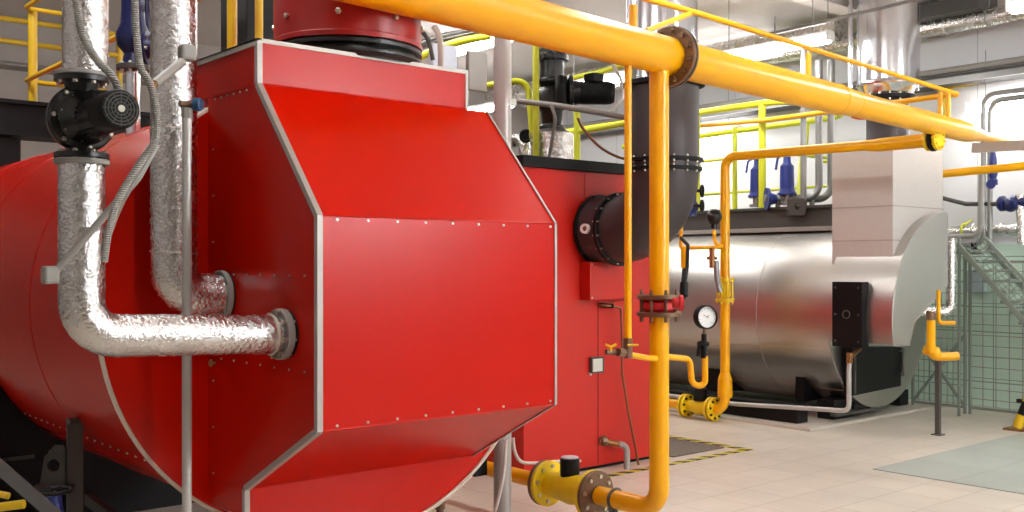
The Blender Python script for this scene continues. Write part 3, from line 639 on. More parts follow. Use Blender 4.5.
# lime railings on that boiler
t = thing('railing', 'lime yellow railing around the top of the far red boiler', 'railing', P(536, 167, 9.0), 'walkway railings')
p0 = P(536, 168, 9.0)
obj('post', MB().cyl(p0, P(536, 35, 9.0), 0.029, n=14), LIME, t); obj('post', MB().cyl(P(577, 166, 10.2), P(577, 110, 10.2), 0.034, n=14), LIME, t)
obj('rail', MB().tube([P(578, 132, 10.2), P(629, 123, 9.8)], 0.026, 12), LIME, t)
obj('rail', MB().tube([P(572, 78, 10.2), P(600, 72, 10.0), P(640, 60, 9.8)], 0.026, 12), LIME, t)
obj('hooked_rail', MB().tube([P(484, 86, 9.4), P(528, 79, 9.4), P(535, 168, 9.4)], 0.03, 12, fil=0.12), LIME, t)
t = thing('railing', 'lime rail curving behind the hanging cabinets next to the red flue stack', 'railing', P(460, 42, 9.6), 'walkway railings')
obj('rail', MB().tube(spline([P(418, 58, 9.6), P(440, 48, 9.6), P(462, 41, 9.6), P(490, 36, 9.6)]), 0.035, 12), LIME, t)
obj('rail', MB().tube([P(418, 44, 11), P(440, 36, 11), P(470, 30, 11)], 0.025, 12), PIPESTEEL, t)
single('wall_cabinet', MB().bx(*(lambda a, b: (a.x-0.1, b.x, a.y, a.y+0.06, a.z, b.z))(P(443, 82, 8.0), P(467, 44, 8.0))), CABIN, 'pale blue-white cabinet above the red box, left of a grey one', 'cabinet', bevel=0.01)
single('wall_cabinet', MB().bx(*(lambda a, b: (a.x, b.x, a.y-0.02, a.y+0.02, a.z, b.z))(P(467, 90, 7.4), P(487, 53, 7.5))), GREYP, 'grey cabinet beside the grey steel post, right of a paler one', 'cabinet', bevel=0.01)

# ================================================================ THE BIG GAS PIPE
def MD(px): return 1/(0.2381-0.0002186*(px-340))
def MP(px, py): return P(px, py, MD(px))
mp = thing('gas_main', 'thick yellow gas pipe running overhead from top left to the right wall', 'pipe', MP(650, 70), 'yellow gas pipes')
A = MP(340, -27); B = MP(838, 98); C_ = MP(850, 101); D = MP(985, 137); ax = (D-A).normalized()
ax = (D-A).normalized()
def along(px, py): q = MP(px, py); return A + ax*((q-A).dot(ax))
s0 = along(300, 0); B = along(836, 98); C_ = along(852, 101); R1 = 0.112
L1 = (B-s0).length; L2 = (C_-s0).length; L3 = (along(965, 130)-s0).length; L4 = (along(984, 137)-s0).length
m = MB(); m.lathe(s0, ax, [(0, R1), (L1, R1), (L2, R1*0.88), (L3, R1*0.86), (L4, 0.048), ((12.28-s0.x)/ax.x, 0.048)], 48); obj('pipe', m, YEL, mp)
fc_ = along(671, 57); fb = flange(mp, fc_, ax, 0.178, R1, 0.056, BROWN, 12, BROWN, 0.016)
obj('flange_groove', MB().torus(fc_, ax, 0.176, 0.006, 48, 6), BLACK, mp)
for px in (836, 852): q = along(px, 99); obj('weld_seam', MB().torus(q, ax, R1*(1 if px == 836 else .86), 0.005, 40, 6), YEL, mp)

# vertical gas riser with flange pair and bottom valve
VX, VY = 4.50, 3.98
g = thing('gas_riser', 'thick yellow vertical gas pipe with a dark bolted flange pair, dropping from the overhead pipe', 'pipe', (VX, VY, 0.1), 'yellow gas pipes')
obj('pipe', MB().tube([(VX, VY, 2.88), (VX, VY, 0.281), (VX, 4.47, 0.281)], 0.057, 36, fil=0.13), YEL, g)
for z in (0.47,): obj('weld_seam', MB().torus((VX, VY, z), (0, 0, 1), 0.0545, 0.003, 36, 6), YEL, g)
z1 = P(660, 299, 5.95).z; z2 = P(660, 312, 5.95).z
for z in (z1+0.012, z2-0.012):
    m = MB(); m.lathe((VX, VY, z-0.013), (0, 0, 1), [(0, 0.125), (0.003, 0.128), (0.023, 0.128), (0.026, 0.125)], 40); obj('flange', m, BROWN, g)
m = MB(); m.lathe((VX, VY, z2), (0, 0, 1), [(0, 0.085), (0.02, 0.10), (z1-z2-0.02, 0.10), (z1-z2, 0.085)], 32); obj('red_ring', m, mat('red_valve_paint', (196, 30, 40), 0.35), g, 'red valve ring between the flanges')
m = MB(); e = P(682, 303, 5.75); m.lathe(e-rt*0.05, rt, [(0, 0.03), (0.03, 0.035), (0.035, 0.045), (0.055, 0.045)], 24); obj('actuator', m, bpy.data.materials['red_valve_paint'], g)
for p in ringpts((VX, VY, (z1+z2)/2), (0, 0, 1), 0.108, 8, 0.3): bolts(g, [p], (0, 0, 1), 0.011, z1-z2+0.11, BROWN)
m = MB(); m.tube([P(684, 298, 6.05), P(684, 282, 6.10), P(687, 268, 6.15), P(688, 245, 6.25), P(681, 238, 6.35)], 0.011, 10, fil=0.03); m.cyl(P(684, 296, 6.05), P(684, 283, 6.08), 0.024); m.cyl(P(684, 283, 6.08), P(686, 270, 6.15), 0.016)
single('valve_cable', m, BLACK, 'black cable with a plug at the red ring of the yellow vertical pipe', 'cable')

gv = thing('gas_valve', 'yellow flanged gas valve with a black cap, low in the foreground', 'valve', (VX, 4.7, 0.13), 'yellow gas valves')
ya, yb_ = 4.51, 4.95
m = MB(); m.lathe((VX, ya, 0.281), (0, 1, 0), [(0, 0.075), (0.05, 0.08), (0.13, 0.09), (0.2, 0.10), (0.28, 0.09), (0.4, 0.078), (yb_-ya, 0.075)], 32); obj('valve_body', m, YELV, gv)
for y, mt_ in ((ya+0.02, YELV), (yb_-0.02, YELV)): flange(gv, (VX, y, 0.281), (0, 1, 0), 0.148, 0.075, 0.025, mt_, 8, CHROMEB, 0.013)
for y in (ya-0.012, yb_+0.01): flange(gv, (VX, y, 0.281), (0, 1, 0), 0.148, 0.075, 0.028, BROWN, 8 if y < 4.8 else 0, CHROMEB, 0.013, name='counter_flange')
obj('cap', MB().lathe((VX, 4.73, 0.359), (0, 0, 1), [(0, 0.06), (0.03, 0.062), (0.11, 0.062), (0.118, 0.055)], 32), BLACK, gv, 'black round cap')
obj('cap_cover', MB().lathe((VX, 4.73, 0.477), (0, 0, 1), [(0, 0.058), (0.006, 0.052)], 32), mat('pale_cover', (190, 188, 194), 0.3), gv, 'pale lid on the black cap')
g2 = thing('gas_branch', 'yellow pipe coming from behind the grey post into the foreground valve', 'pipe', (VX, 5.6, 0.1), 'yellow gas pipes')
obj('pipe', MB().tube([(VX, yb_+0.02, 0.281), (VX, 6.9, 0.281)], 0.05, 28), YEL, g2)
m = MB(); m.bar((VX-0.02, 4.33, 0.23), (VX-0.02, 4.33, 0.0), 0.03, 0.05); m.torus((VX, 4.33, 0.281), (0, 1, 0), 0.062, 0.01, 28, 6)
single('pipe_support', m, DARKG, 'small steel clamp foot under the bend of the yellow vertical pipe', 'bracket')

# thin impulse line
t = thing('impulse_line', 'thin yellow tube beside the thick riser, ending in a small valve cross', 'pipe', P(628, 360, 6.05), 'thin yellow gas tubes')
e = P(628, 346, 5.7)
obj('tube', MB().cyl(e, V((e.x, e.y, 2.88)), 0.0205, n=16), YEL, t)
obj('coupling', MB().cyl(P(628, 358, 5.70), P(628, 338, 5.70), 0.026, n=8), BROWN, t)
q = P(628, 353, 5.70)
obj('needle_valve', MB().cyl(P(606, 352, 5.65), q, 0.016, n=12).cyl(P(618, 352, 5.65), P(624, 353, 5.68), 0.024, n=8), BROWN, t)
k = P(611, 347, 5.65); m = MB(); m.cyl(P(611, 352, 5.65), k, 0.006, n=8); m.bar(k-rt*0.03+V((0, 0, 0.015)), k, 0.02, 0.012); m.bar(k+rt*0.03+V((0, 0, 0.015)), k, 0.02, 0.012); obj('butterfly_handle', m, YELV, t, 'yellow butterfly handle')
k = P(633, 345, 5.67); obj('bleed_screw', MB().cyl(k-rt*0.03, k+rt*0.03, 0.006, n=8), YELV, t)
obj('branch', MB().tube([P(630, 355, 5.72), P(648, 358, 5.8), (VX, VY, P(660, 359, 5.95).z)], 0.017, 12), YEL, t)
# siphon and gauge
t = thing('pressure_gauge', 'round white pressure gauge on a yellow siphon tube, right of the thick riser', 'gauge', P(700, 388, 6.4))
dg = 6.1
obj('siphon', MB().tube([(VX+0.04, VY, P(668, 357, 5.95).z), P(690, 359, dg), P(692, 385, dg), P(705, 386, dg), P(705, 356, dg)], 0.0185, 14, fil=0.05), YEL, t)
obj('gauge_cock', MB().cyl(P(704, 358, dg), P(704, 346, dg), 0.02, n=16).cyl(P(704, 344, dg), P(704, 334, dg), 0.016, n=8).lathe(P(704, 344, dg)-rt*0.04, rt, [(0, 0.014), (0.02, 0.02), (0.05, 0.02), (0.07, 0.012)], 12), BLACK, t)
m = MB(); m.bar(P(699, 345, dg-0.03), P(698, 356, dg-0.03), 0.012, 0.02); obj('cock_lever', m, BLACK, t)
obj('stem', MB().cyl(P(704, 335, dg), P(705, 326, dg), 0.01, n=10), BROWN, t)
gc = P(706, 317, dg); gn = V((-0.35, -0.93, 0.03)).normalized()
obj('dial_case', MB().lathe(gc-gn*0.03, gn, [(0, 0.068), (0.004, 0.072), (0.045, 0.072), (0.05, 0.068), (0.05, 0.063), (0.044, 0.063)], 40, cap=False).lathe(gc-gn*0.03, gn, [(0, 0.06), (0.03, 0.06)], 32), BLACK, t)
face = obj('dial_face', MB().lathe(gc+gn*0.001, gn, [(0, 0.0635), (0.006, 0.0635)], 40), GAUGEW, t, 'white dial')
u_, w_ = frame(gn); w_ = V((0, 0, 1)); u_ = gn.cross(w_).normalized(); m = MB(); zf = gc+gn*0.009
for i in range(28):
    a_ = math.radians(-45+i*10); dr = -u_*math.cos(a_)+w_*math.sin(a_); l = 0.010 if i % 3 == 0 else 0.005
    m.bar(zf+dr*(0.056-l), zf+dr*0.056, 0.0015, 0.0015)
dr = u_*0.75+w_*-0.5; m.bar(zf-dr*0.02, zf-dr*-0.0, 0.004, 0.003)
obj('dial_marks', m, BLACK, face)
nd = (V(rt)*-0.78+V((0, 0, 0.5))).normalized(); obj('needle', MB().bar(zf-nd*0.012+gn*0.003, zf+nd*0.035+gn*0.003, 0.005, 0.002), BLACK, face, 'black needle')

# second gas line to the silver boiler
GX = 8.92; GY = 6.95; GZ = 0.13; MZ = MP(930, 123).z
t = thing('gas_riser', 'yellow gas pipe with a rounded top corner in front of the silver boiler', 'pipe', (GX, GY, 0.1), 'yellow gas pipes')
ze = P(725, 157, 11.08).z; fe = V((GX, 4.60, P(925, 140, 9.25).z)); 
obj('pipe', MB().tube([(GX, fe.y, (ze+2.8)/2), (GX, GY, ze), (GX, GY, GZ), (GX, 7.10, GZ)], 0.051, 28, fil=0.13), YEL, t)
obj('boot', MB().lathe((GX, GY, 0.27), (0, 0, 1), [(0, 0.075), (0.05, 0.08), (0.2, 0.075), (0.27, 0.052)], 28), YEL, t)
zt = (ze+2.8)/2; flange(t, (GX, fe.y+0.05, zt), (0, 1, 0), 0.10, 0.05, 0.03, YELV, 8, YELV, 0.012); flange(t, (GX, fe.y+0.01, zt), (0, 1, 0), 0.105, 0.05, 0.03, BLACK, 0, name='gasket'); flange(t, (GX, fe.y-0.035, zt), (0, 1, 0), 0.10, 0.05, 0.03, YELV, 8, YELV, 0.012)
obj('reducer', MB().lathe((GX, fe.y+0.03, zt), (0, 1, 0), [(0, 0.064), (0.5, 0.064), (0.62, 0.051)], 28), YEL, t)
for py in (280, 290, 300): 
    z = P(725, py, 11.08).z; obj('flange' if py != 290 else 'valve_ring', MB().lathe((GX, GY, z-0.016), (0, 0, 1), [(0, 0.10), (0.032, 0.10)] if py != 290 else [(-0.06, 0.065), (0.09, 0.065)], 28), YELV, t)
for p in ringpts((GX, GY, P(725, 290, 11.08).z), (0, 0, 1), 0.085, 8): bolts(t, [p], (0, 0, 1), 0.01, 0.30, YELV)
t = thing('gas_valve', 'small yellow flanged valve with a black cap at the foot of the silver boiler', 'valve', (GX, 7.6, 0.1), 'yellow gas valves')
obj('valve_body', MB().lathe((GX, 7.08, GZ), (0, 1, 0), [(0, 0.06), (0.1, 0.065), (0.21, 0.09), (0.32, 0.065), (0.44, 0.06)], 28), YELV, t)
for y in (7.09, 7.14, 7.46, 7.51): flange(t, (GX, y, GZ), (0, 1, 0), 0.128, 0.065, 0.028, YELV, 8 if y in (7.09, 7.46) else 0, BLACK, 0.014)
obj('cap', MB().lathe((GX, 7.29, 0.205), (0, 0, 1), [(0, 0.075), (0.13, 0.075), (0.14, 0.065)], 28), BLACK, t, 'black round cap')
t = thing('gas_branch', 'yellow pipe end leaving the far valve toward the thick riser', 'pipe', (GX, 8.4, 0.1), 'yellow gas pipes')
obj('pipe', MB().cyl((GX, 7.50, GZ), (GX, 9.4, GZ), 0.05, n=24), YEL, t)
# small fittings left of it
t = thing('impulse_line', 'thin yellow tube loop with a black sensor, left of the far yellow pipe', 'pipe', P(700, 250, 10.6), 'thin yellow gas tubes')
dd = 10.9
obj('tube', MB().tube([P(681, 221, dd), P(681, 248, dd), P(686, 248, dd), P(722, 247, dd)], 0.022, 12, fil=0.03), YEL, t)
obj('drop_tube', MB().cyl(P(685, 248, dd), P(685, 268, dd), 0.045, n=16), YEL, t); obj('drop_hose', MB().tube([P(685, 267, dd), P(684, 282, dd), P(682, 292, dd)], 0.03, 12), BLACK, t)
obj('loop_tube', MB().tube([P(714, 230, dd), P(715, 243, dd), P(722, 247, dd)], 0.022, 12, fil=0.06), YEL, t)
obj('sensor', MB().ball(P(714, 217, dd), 0.085, 18, (1, 1, 1.05)).cyl(P(714, 217, dd), P(714, 229, dd), 0.035, n=12), BLACKG, t, 'black sensor head')
obj('brass_cock', MB().cyl(P(712, 248, dd), P(712, 268, dd), 0.03, n=8).cyl(P(707, 258, dd), P(717, 258, dd), 0.018, n=8), BRASS, t)
obj('side_tube', MB().tube([P(716, 261, dd), P(717, 278, dd), P(720, 292, dd)], 0.03, 12, fil=0.04), PIPESTEEL, t)

# vent rails above the gas main
t = thing('vent_pipe', 'thin yellow vent pipes meeting in a corner above the big gas pipe', 'pipe', along(948, 120), 'thin yellow gas tubes')
cn = P(957, 94, 9.9); r1 = P(700, 14, 7.45); r0 = P(615, -10, 6.7)
obj('rail', MB().tube([r0, r1, cn], 0.021, 12), YEL, t); obj('rail', MB().tube([cn, P(768, 120, 12.0), P(700, 126, 13.2)], 0.028, 12), YEL, t)
obj('brace', MB().tube([P(646, 31, 6.55), P(690, 14, 7.2)], 0.019, 12), YEL, t)
for px, y0 in ((633, 5), (808, 53), (948, 93)):
    q = along(px, 0); zz = P(px, y0, MD(px)).z; obj('standpipe', MB().cyl(q, (q.x, q.y, zz), 0.02 if px > 700 else 0.024, n=12), YEL, t)
obj('standpipe', MB().cyl(P(940, 118, 9.6), P(940, 92, 9.6), 0.02, n=12), YEL, t)
# ================================================================ SILVER BOILER
SX, SY, SZ, SR = 10.5, 6.04, 1.16, 1.04
sb = thing('boiler', 'silver sheet-clad boiler with a black door and duct, on the right', 'boiler', (SX, SY, 0), 'boilers')
obj('drum', MB().lathe((SX, SY+0.02, SZ), (0, 1, 0), [(0, SR-0.012), (4.8, SR-0.012)], 96), GALV, sb)
obj('end_plate', MB().lathe((SX, SY, SZ), (0, 1, 0), [(0, SR-0.01), (0.02, SR-0.01)], 96), GALV, sb)
obj('plate_rim', MB().torus((SX, SY+0.008, SZ), (0, 1, 0), SR-0.008, 0.009, 96, 8), TRIM, sb)
for yy in (6.95, 8.3, 9.6): obj('sheet_seam', MB().torus((SX, yy, SZ), (0, 1, 0), SR-0.013, 0.005, 96, 6), TRIM, sb)
m = MB()
for a in (200, 232): m.bar((SX+math.cos(math.radians(a))*(SR-0.012), SY+0.05, SZ+math.sin(math.radians(a))*(SR-0.012)), (SX+math.cos(math.radians(a))*(SR-0.012), SY+4.7, SZ+math.sin(math.radians(a))*(SR-0.012)), 0.006, 0.006)
obj('sheet_joint', m, GALVD, sb)
# hood: left half of the disc, cut flat below
YH = 5.3; XRH = OY(947, 285, YH).x
pts = []; R_ = 1.10; ctr = V((XRH-0.02, 0, OY(947, 213, YH).z-R_)); zb = OY(893, 345, YH).z
a0 = PI/2; a1 = PI + math.asin((ctr.z-zb)/R_)
for i in range(49):
    a = a0+(a1-a0)*i/48; pts.append((ctr.x+R_*math.cos(a), YH, ctr.z+R_*math.sin(a)))
pts += [tuple(OY(909, 345, YH)), tuple(OY(914, 322, YH)), tuple(OY(947, 285, YH)), tuple(OY(947, 214, YH))]
obj('hood', MB().prism(pts, (0, SY-YH, 0)), GALV, sb, 'silver half-round hood on the front')
obj('hood_face', MB().prism([V(p)+V((0.0, -0.004, 0)) for p in pts], (0, 0.004, 0)), GALVD, sb)
m = MB(); m.tube([V(p)+V((0, -0.003, 0)) for p in pts], 0.007, 6); obj('hood_rim', m, TRIM, sb)
# duct box
DX0 = 9.63; DX1 = OY(943, 200, 5.40).x; DY0 = 5.40; DY1 = OX(832, 200, DX0).y; dz1 = OX(893, 144, DX0).z
obj('duct', MB().bx(DX0, DX1, DY0, DY1, 1.66, dz1), DUCTM, sb, 'square sheet metal duct above the hood', bevel=0.004)
for z in (OX(893, 240, DX0).z, OY(893, 204, DY0).z if False else 2.30):
    obj('duct_seam', MB().bx(DX0-0.004, DX1+0.004, DY0-0.004, DY1, z-0.005, z+0.005), TRIM, sb)
obj('duct_foot', MB().bx(DX0-0.012, DX0+0.1, DY0+0.0, DY1, 1.66, 1.68), TRIM, sb)
# black panel on the hood side, door below
a = OX(833, 346, 9.36); b_ = OX(863, 282, 9.36)
py0, py1 = b_.y, a.y
pn = obj('side_panel', MB().bx(9.34, 9.47, py0, py1, a.z, b_.z), BLACK, sb, 'black riveted panel on the hood side', bevel=0.006)
bolts(pn, [(9.34, y, z) for y in (py0+0.04, py1-0.04) for z in (a.z+0.06, (a.z+b_.z)/2, b_.z-0.06)], (-1, 0, 0), 0.012, 0.014, DARKG)
obj('panel_handle', MB().torus((9.33, (py0+py1)/2, (a.z+b_.z)/2), (1, 0, 0), 0.04, 0.006, 20, 6), DARKG, pn)
def yq(px, py): return OY(px, py, SY-0.12)
a = yq(853, 394); b_ = yq(900, 346)
q = [yq(852, 347), yq(902, 347), yq(901, 386), yq(853, 396)]
dr_ = obj('burner_door', MB().prism(q, (0, 0.11, 0)), BLACK, sb, 'black lower door on the end plate', bevel=0.005)
m = MB(); hp = OY(903, 348, SY-0.16); hq = OY(903, 376, SY-0.16); m.cyl(hp, hq, 0.014, n=10); m.cyl(hp+V((0.05, 0.04, 0)), hq+V((0.05, 0.04, 0)), 0.014, n=10)
for t_ in (0.1, 0.9): m.cyl(hp.lerp(hq, t_)-V((0.06, 0, 0)), hp.lerp(hq, t_)+V((0.08, 0.05, 0)), 0.012, n=8)
obj('door_hinge', m, DARKG, dr_)
m = MB(); h0 = OY(855, 350, SY-0.15); h1 = OY(855, 394, SY-0.15); m.bar(h0, h1, 0.02, 0.02); obj('door_edge', m, DARKG, dr_)
for y in (6.5, 7.6, 9.6):
    pts = [(SX+math.cos(t)*(SR-0.02), y, SZ+math.sin(t)*(SR-0.02)) for t in [math.radians(222+i*4) for i in range(25)]] + [(SX+0.70, y, 0.2), (SX-0.78, y, 0.2)]
    obj('saddle', MB().prism(pts, (0, 0.12 if y != 7.6 else 0.3, 0)), BLACK, sb)
for x in (9.32, 11.4): obj('skid_beam', MB().bx(x-0.1, x+0.1, 6.25, 10.6, 0.04, 0.22), BLACK, sb, bevel=0.004)
obj('skid_leg', MB().bx(9.75, 10.15, 6.15, 6.35, 0.04, 0.25), BLACK, sb)
obj('foot_plate', MB().bx(9.6, 10.7, 6.02, 6.1, 0.10, 0.13), DARKG, sb)
# platform on top
obj('ledge', MB().bx(9.98, 11.1, 6.15, 10.8, 2.08, 2.13), GREYP, sb, 'light grey ledge under the platform', bevel=0.003)
m = MB(); m.bx(10.02, 10.08, 6.15, 10.8, 2.13, 2.36); m.bx(11.0, 11.06, 6.15, 10.8, 2.13, 2.36); m.bx(10.02, 11.06, 6.15, 6.22, 2.13, 2.36); m.bx(9.99, 10.11, 6.15, 10.8, 2.34, 2.37); m.bx(9.99, 10.11, 6.15, 10.8, 2.13, 2.15); m.bx(10.08, 11.0, 6.2, 10.8, 2.15, 2.2)
obj('platform_frame', m, DARKG, sb)
c = OX(797, 210, 9.98); lug((9.98, c.y+0.12, 2.36), (9.98, c.y-0.12, 2.36), 2.26, 2.45, 0.035, 0.03, DARKG, sb, cut=0)

# light pipe along the base
t = thing('drain_pipe', 'pale pipe low along the silver boiler', 'pipe', (9.12, 6.2, 0.3))
e1 = OX(849, 413, 9.15); e0 = OX(735, 404, 9.15)
obj('pipe', MB().tube([(9.15, 9.9, e0.z), (9.15, e0.y, e0.z), (9.15, e1.y, e1.z+0.02), (9.15, e1.y, OX(849, 370, 9.15).z), (9.17, e1.y+0.0, OX(849, 358, 9.15).z)], 0.024, 14, fil=0.07), mat('pale_pipe', (186, 186, 184), 0.35, 0.3), t)
c = OX(849.5, 358, 9.16); obj('brass_fitting', MB().cyl(c-V((0, 0, 0.05)), c+V((0, 0, 0.05)), 0.032, n=8).tube([c, c+V((0.36, 0.1, 0.06))], 0.02, 10), BRASS, t)
# chimney of the silver boiler
hx, hy = (DX0+DX1)/2, (DY0+DY1)/2
t = thing('steel_stack', 'polished steel chimney with a dark neck above the silver duct', 'flue', (hx, hy, dz1), 'flue stacks')
zf = P(886, 99, 10.94).z
obj('neck', MB().cyl((hx, hy, dz1), (hx, hy, zf), 0.22, n=40), DUCTB, t)
flange(t, (hx, hy, zf), (0, 0, 1), 0.29, 0.24, 0.05, BLACK, 16, CHROMEB, 0.01)
obj('stack_foot', MB().lathe((hx, hy, zf+0.03), (0, 0, 1), [(0, 0.25), (0.07, 0.28), (0.1, 0.312)], 48), STEEL, t)
obj('stack_shell', MB().lathe((hx, hy, zf+0.13), (0, 0, 1), [(0, 0.315), (0.02, 0.322), (0.04, 0.315), (CZ-zf-0.13, 0.315)], 56), STEEL, t)
obj('side_conduit', MB().cyl((hx-0.2, hy+0.32, zf+0.1), (hx-0.2, hy+0.32, CZ), 0.025, n=12), STEEL, t)
obj('side_conduit', MB().cyl((hx+0.30, hy-0.18, zf+0.1), (hx+0.30, hy-0.18, CZ), 0.02, n=12), STEEL, t)
single('orange_cable', MB().tube(spline([P(852, 115, 10.6), P(860, 117, 10.6), P(870, 116, 10.6)]), 0.03, 10), ORANGE, 'short orange cable end behind the big yellow pipe next to the dark neck', 'cable')

# safety valves and their pipes
def safety(c, s, lab):
    t = thing('safety_valve', lab, 'valve', c, 'blue safety valves'); x, y, z = c
    obj('valve_foot', MB().lathe((x, y, z), (0, 0, 1), [(0, 0.09*s), (0.03*s, 0.09*s), (0.03*s, 0.05*s), (0.12*s, 0.05*s)], 24), PIPESTEEL, t)
    flange(t, (x, y, z+0.13*s), (0, 0, 1), 0.11*s, 0.05*s, 0.03*s, BLUE, 6, CHROMEB, 0.014*s)
    obj('bonnet', MB().lathe((x, y, z+0.14*s), (0, 0, 1), [(0, 0.10*s), (0.04*s, 0.085*s), (0.32*s, 0.08*s), (0.34*s, 0.06*s), (0.36*s, 0.045*s), (0.48*s, 0.04*s), (0.5*s, 0.02*s)], 24), BLUE, t)
    obj('lever', MB().tube([(x-0.03*s, y+0.02, z+0.60*s), (x-0.06*s, y+0.09*s, z+0.56*s), (x-0.07*s, y+0.11*s, z+0.42*s)], 0.014*s, 8, fil=0.03), BLUE, t)
    return t
c1 = P(787, 205, 11.9); safety((c1.x, c1.y, c1.z), 0.98, 'blue safety valve standing in front of the bent grey pipes on the silver boiler')
c2 = P(757, 207, 12.3); safety((c2.x, c2.y, c2.z), 0.98, 'blue safety valve half hidden behind the lime post on the silver boiler')
t = thing('blowoff_pipes', 'two grey pipes bending upward behind the blue safety valves', 'pipe', P(800, 220, 11.8))
for (xe, ye, xs, dd) in ((819, 198, 765, 11.9), (831, 199, 800, 12.0)):
    obj('pipe', MB().tube([P(xs, ye, dd), P(xe, ye, dd), P(xe, 60, dd)], 0.042, 16, fil=0.16), PIPESTEEL, t)
obj('pipe_flange', MB().lathe(P(766, 199, 11.9), rt, [(0, 0.13), (0.03, 0.13), (0.03, 0.08), (0.12, 0.05)], 24), BLUE, t)
for px in (778, 796, 812): obj('pipe_leg', MB().cyl(P(px, 198, 11.95), P(px, 222, 11.95), 0.03, n=12), PIPESTEEL, t)
single('vent_pipe', MB().cyl(P(803.5, 214, 11.6), P(803.5, 50, 11.6), 0.035, n=16), PIPESTEEL, 'straight grey vertical pipe left of the two bent ones on the silver boiler', 'pipe')
t = thing('gate_valve', 'two-wheeled valve group between the dark flue and the far yellow pipe', 'valve', P(695, 215, 11.7))
for py in (191, 206):
    c = P(702, py, 11.6); m = MB().torus(c, (0.4, -0.9, 0), 0.062, 0.013, 24, 8); m.cyl(c, c-V((0.18, 0, 0)), 0.02, n=10)
    for i in range(4): a = i*PI/2+0.5; m.cyl(c, c+(V((0.9, 0.4, 0))*math.cos(a)+V((0, 0, 1))*math.sin(a))*0.06, 0.007, n=6)
    obj('handwheel', m, BLACK, t)
obj('valve_body', MB().cyl(P(691, 216, 11.7), P(691, 190, 11.7), 0.06, n=18).ball(P(691, 207, 11.7), 0.09), BLUE, t)
# lime railing on the silver boiler
t = thing('railing', 'lime yellow railing with a rounded end around the silver boiler platform', 'railing', (10.15, 8.0, 2.37), 'walkway railings')
for (y, r) in ((8.346, 0.04), (7.36, 0.044)): obj('post', MB().cyl((10.15, y, 2.2), (10.15, y, 3.62), r, n=16), LIME, t)
obj('post', MB().cyl((11.25, 8.6, 2.3), (11.25, 8.6, 3.56), 0.035, n=14), LIME, t); obj('post', MB().cyl((11.2, 6.5, 2.3), (11.2, 6.5, 3.40), 0.04, n=14), LIME, t)
obj('rail', MB().tube([(10.15, 10.8, 3.62), (10.15, 7.0, 3.62), (11.4, 6.95, 3.55), (11.4, 10.8, 3.5)], 0.04, 14, fil=0.3), LIME, t)
for z in (3.0,): obj('mid_rail', MB().tube([(10.15, 10.8, z), (10.15, 7.05, z), (11.35, 7.0, z), (11.35, 7.3, z)], 0.02, 12, fil=0.2), LIME, t)
obj('mid_rail', MB().tube([(11.25, 10.8, 2.68), (11.25, 6.6, 2.68)], 0.018, 12), LIME, t)
obj('ladder_rail', MB().cyl(P(799, 205, 12.2), P(806, 125, 12.6), 0.045, n=14), LIME, t)

# floor hatch with hazard tape
t = thing('floor_hatch', 'brown floor hatch plate outlined with black and yellow hazard tape', 'hatch', (7.3, 6.2, 0))
obj('plate', MB().bx(6.95, 7.66, 5.98, 7.6, 0.001, 0.012), HATCH, t)
obj('hazard_tape', MB().bx(5.3, 7.80, 5.76, 5.83, 0.001, 0.006), TAPE, t); obj('hazard_tape', MB().bx(7.72, 7.80, 5.83, 8.2, 0.001, 0.006), TAPE, t)

# ================================================================ RIGHT SIDE
# burner feed
c = P(938, 435, 10.26)
t = thing('pipe_stand', 'dark grey slim post standing on the floor under the yellow burner elbows', 'post', (c.x, c.y, 0))
obj('post', MB().bx(c.x-0.022, c.x+0.022, c.y-0.022, c.y+0.022, 0.0, P(938, 358, 10.26).z), DARKG, t); obj('foot', MB().box((c.x, c.y, 0.005), 0.10, 0.10, 0.01), DARKG, t)
t = thing('gas_elbow', 'fat yellow gas elbow resting on the slim dark post beside the silver boiler', 'pipe', P(938, 355, 10.2), 'yellow gas pipes')
d = 10.2
obj('pipe', MB().tube([P(931, 316, d), P(931, 352, d), P(936, 357, d), P(958, 356, d)], 0.042, 20, fil=0.07), YEL, t)
obj('upper_sleeve', MB().cyl(P(931, 311, d), P(931, 320, d), 0.047, n=20), BROWN, t); obj('side_port', MB().tube([P(925, 350, d+0.1), P(938, 352, d)], 0.05, 18).ball(P(935, 354, d), 0.062), YEL, t)
t = thing('gas_elbow', 'thin yellow tube with a short horizontal end above the fat elbow', 'pipe', P(938, 320, 10.25), 'thin yellow gas tubes')
obj('tube', MB().tube([P(938.5, 290, 10.4), P(938.5, 323, 10.4), P(955, 323, 10.4)], 0.022, 14, fil=0.04), YEL, t)
t = thing('insulated_pipe', 'foil pipe dropping beside the silver hood with an elbow at the bottom', 'pipe', P(950, 280, 11.0), 'foil wrapped pipes')
d = 11.0; obj('foil_wrap', MB().tube([P(951, 238, d), P(951, 312, d), P(920, 312, d)], 0.053, 24, fil=0.09), FOIL, t)
t = thing('insulated_pipe', 'foil pipe running along the right wall above the green tiles', 'pipe', (12.1, 5.4, 1.95), 'foil wrapped pipes')
za = OX(1000, 229, 12.1).z; obj('foil_wrap', MB().tube([OX(945, 232, 12.1)+V((0, 0.2, 0)), (12.1, 3.2, za)], 0.068, 24), FOIL, t)
for px in (974, 1002): q = OX(px, 230, 12.1); obj('foil_joint', MB().torus((12.1, q.y, za), (0, 1, 0), 0.069, 0.008, 24, 6), FOIL2, t)
q = OX(962, 222, 12.05); obj('pipe_hanger', MB().torus((12.1, q.y, za), (0, 1, 0), 0.075, 0.012, 24, 6).cyl((12.1, q.y, za+0.06), (12.28, q.y, za+0.12), 0.012, n=8), LIME, t)
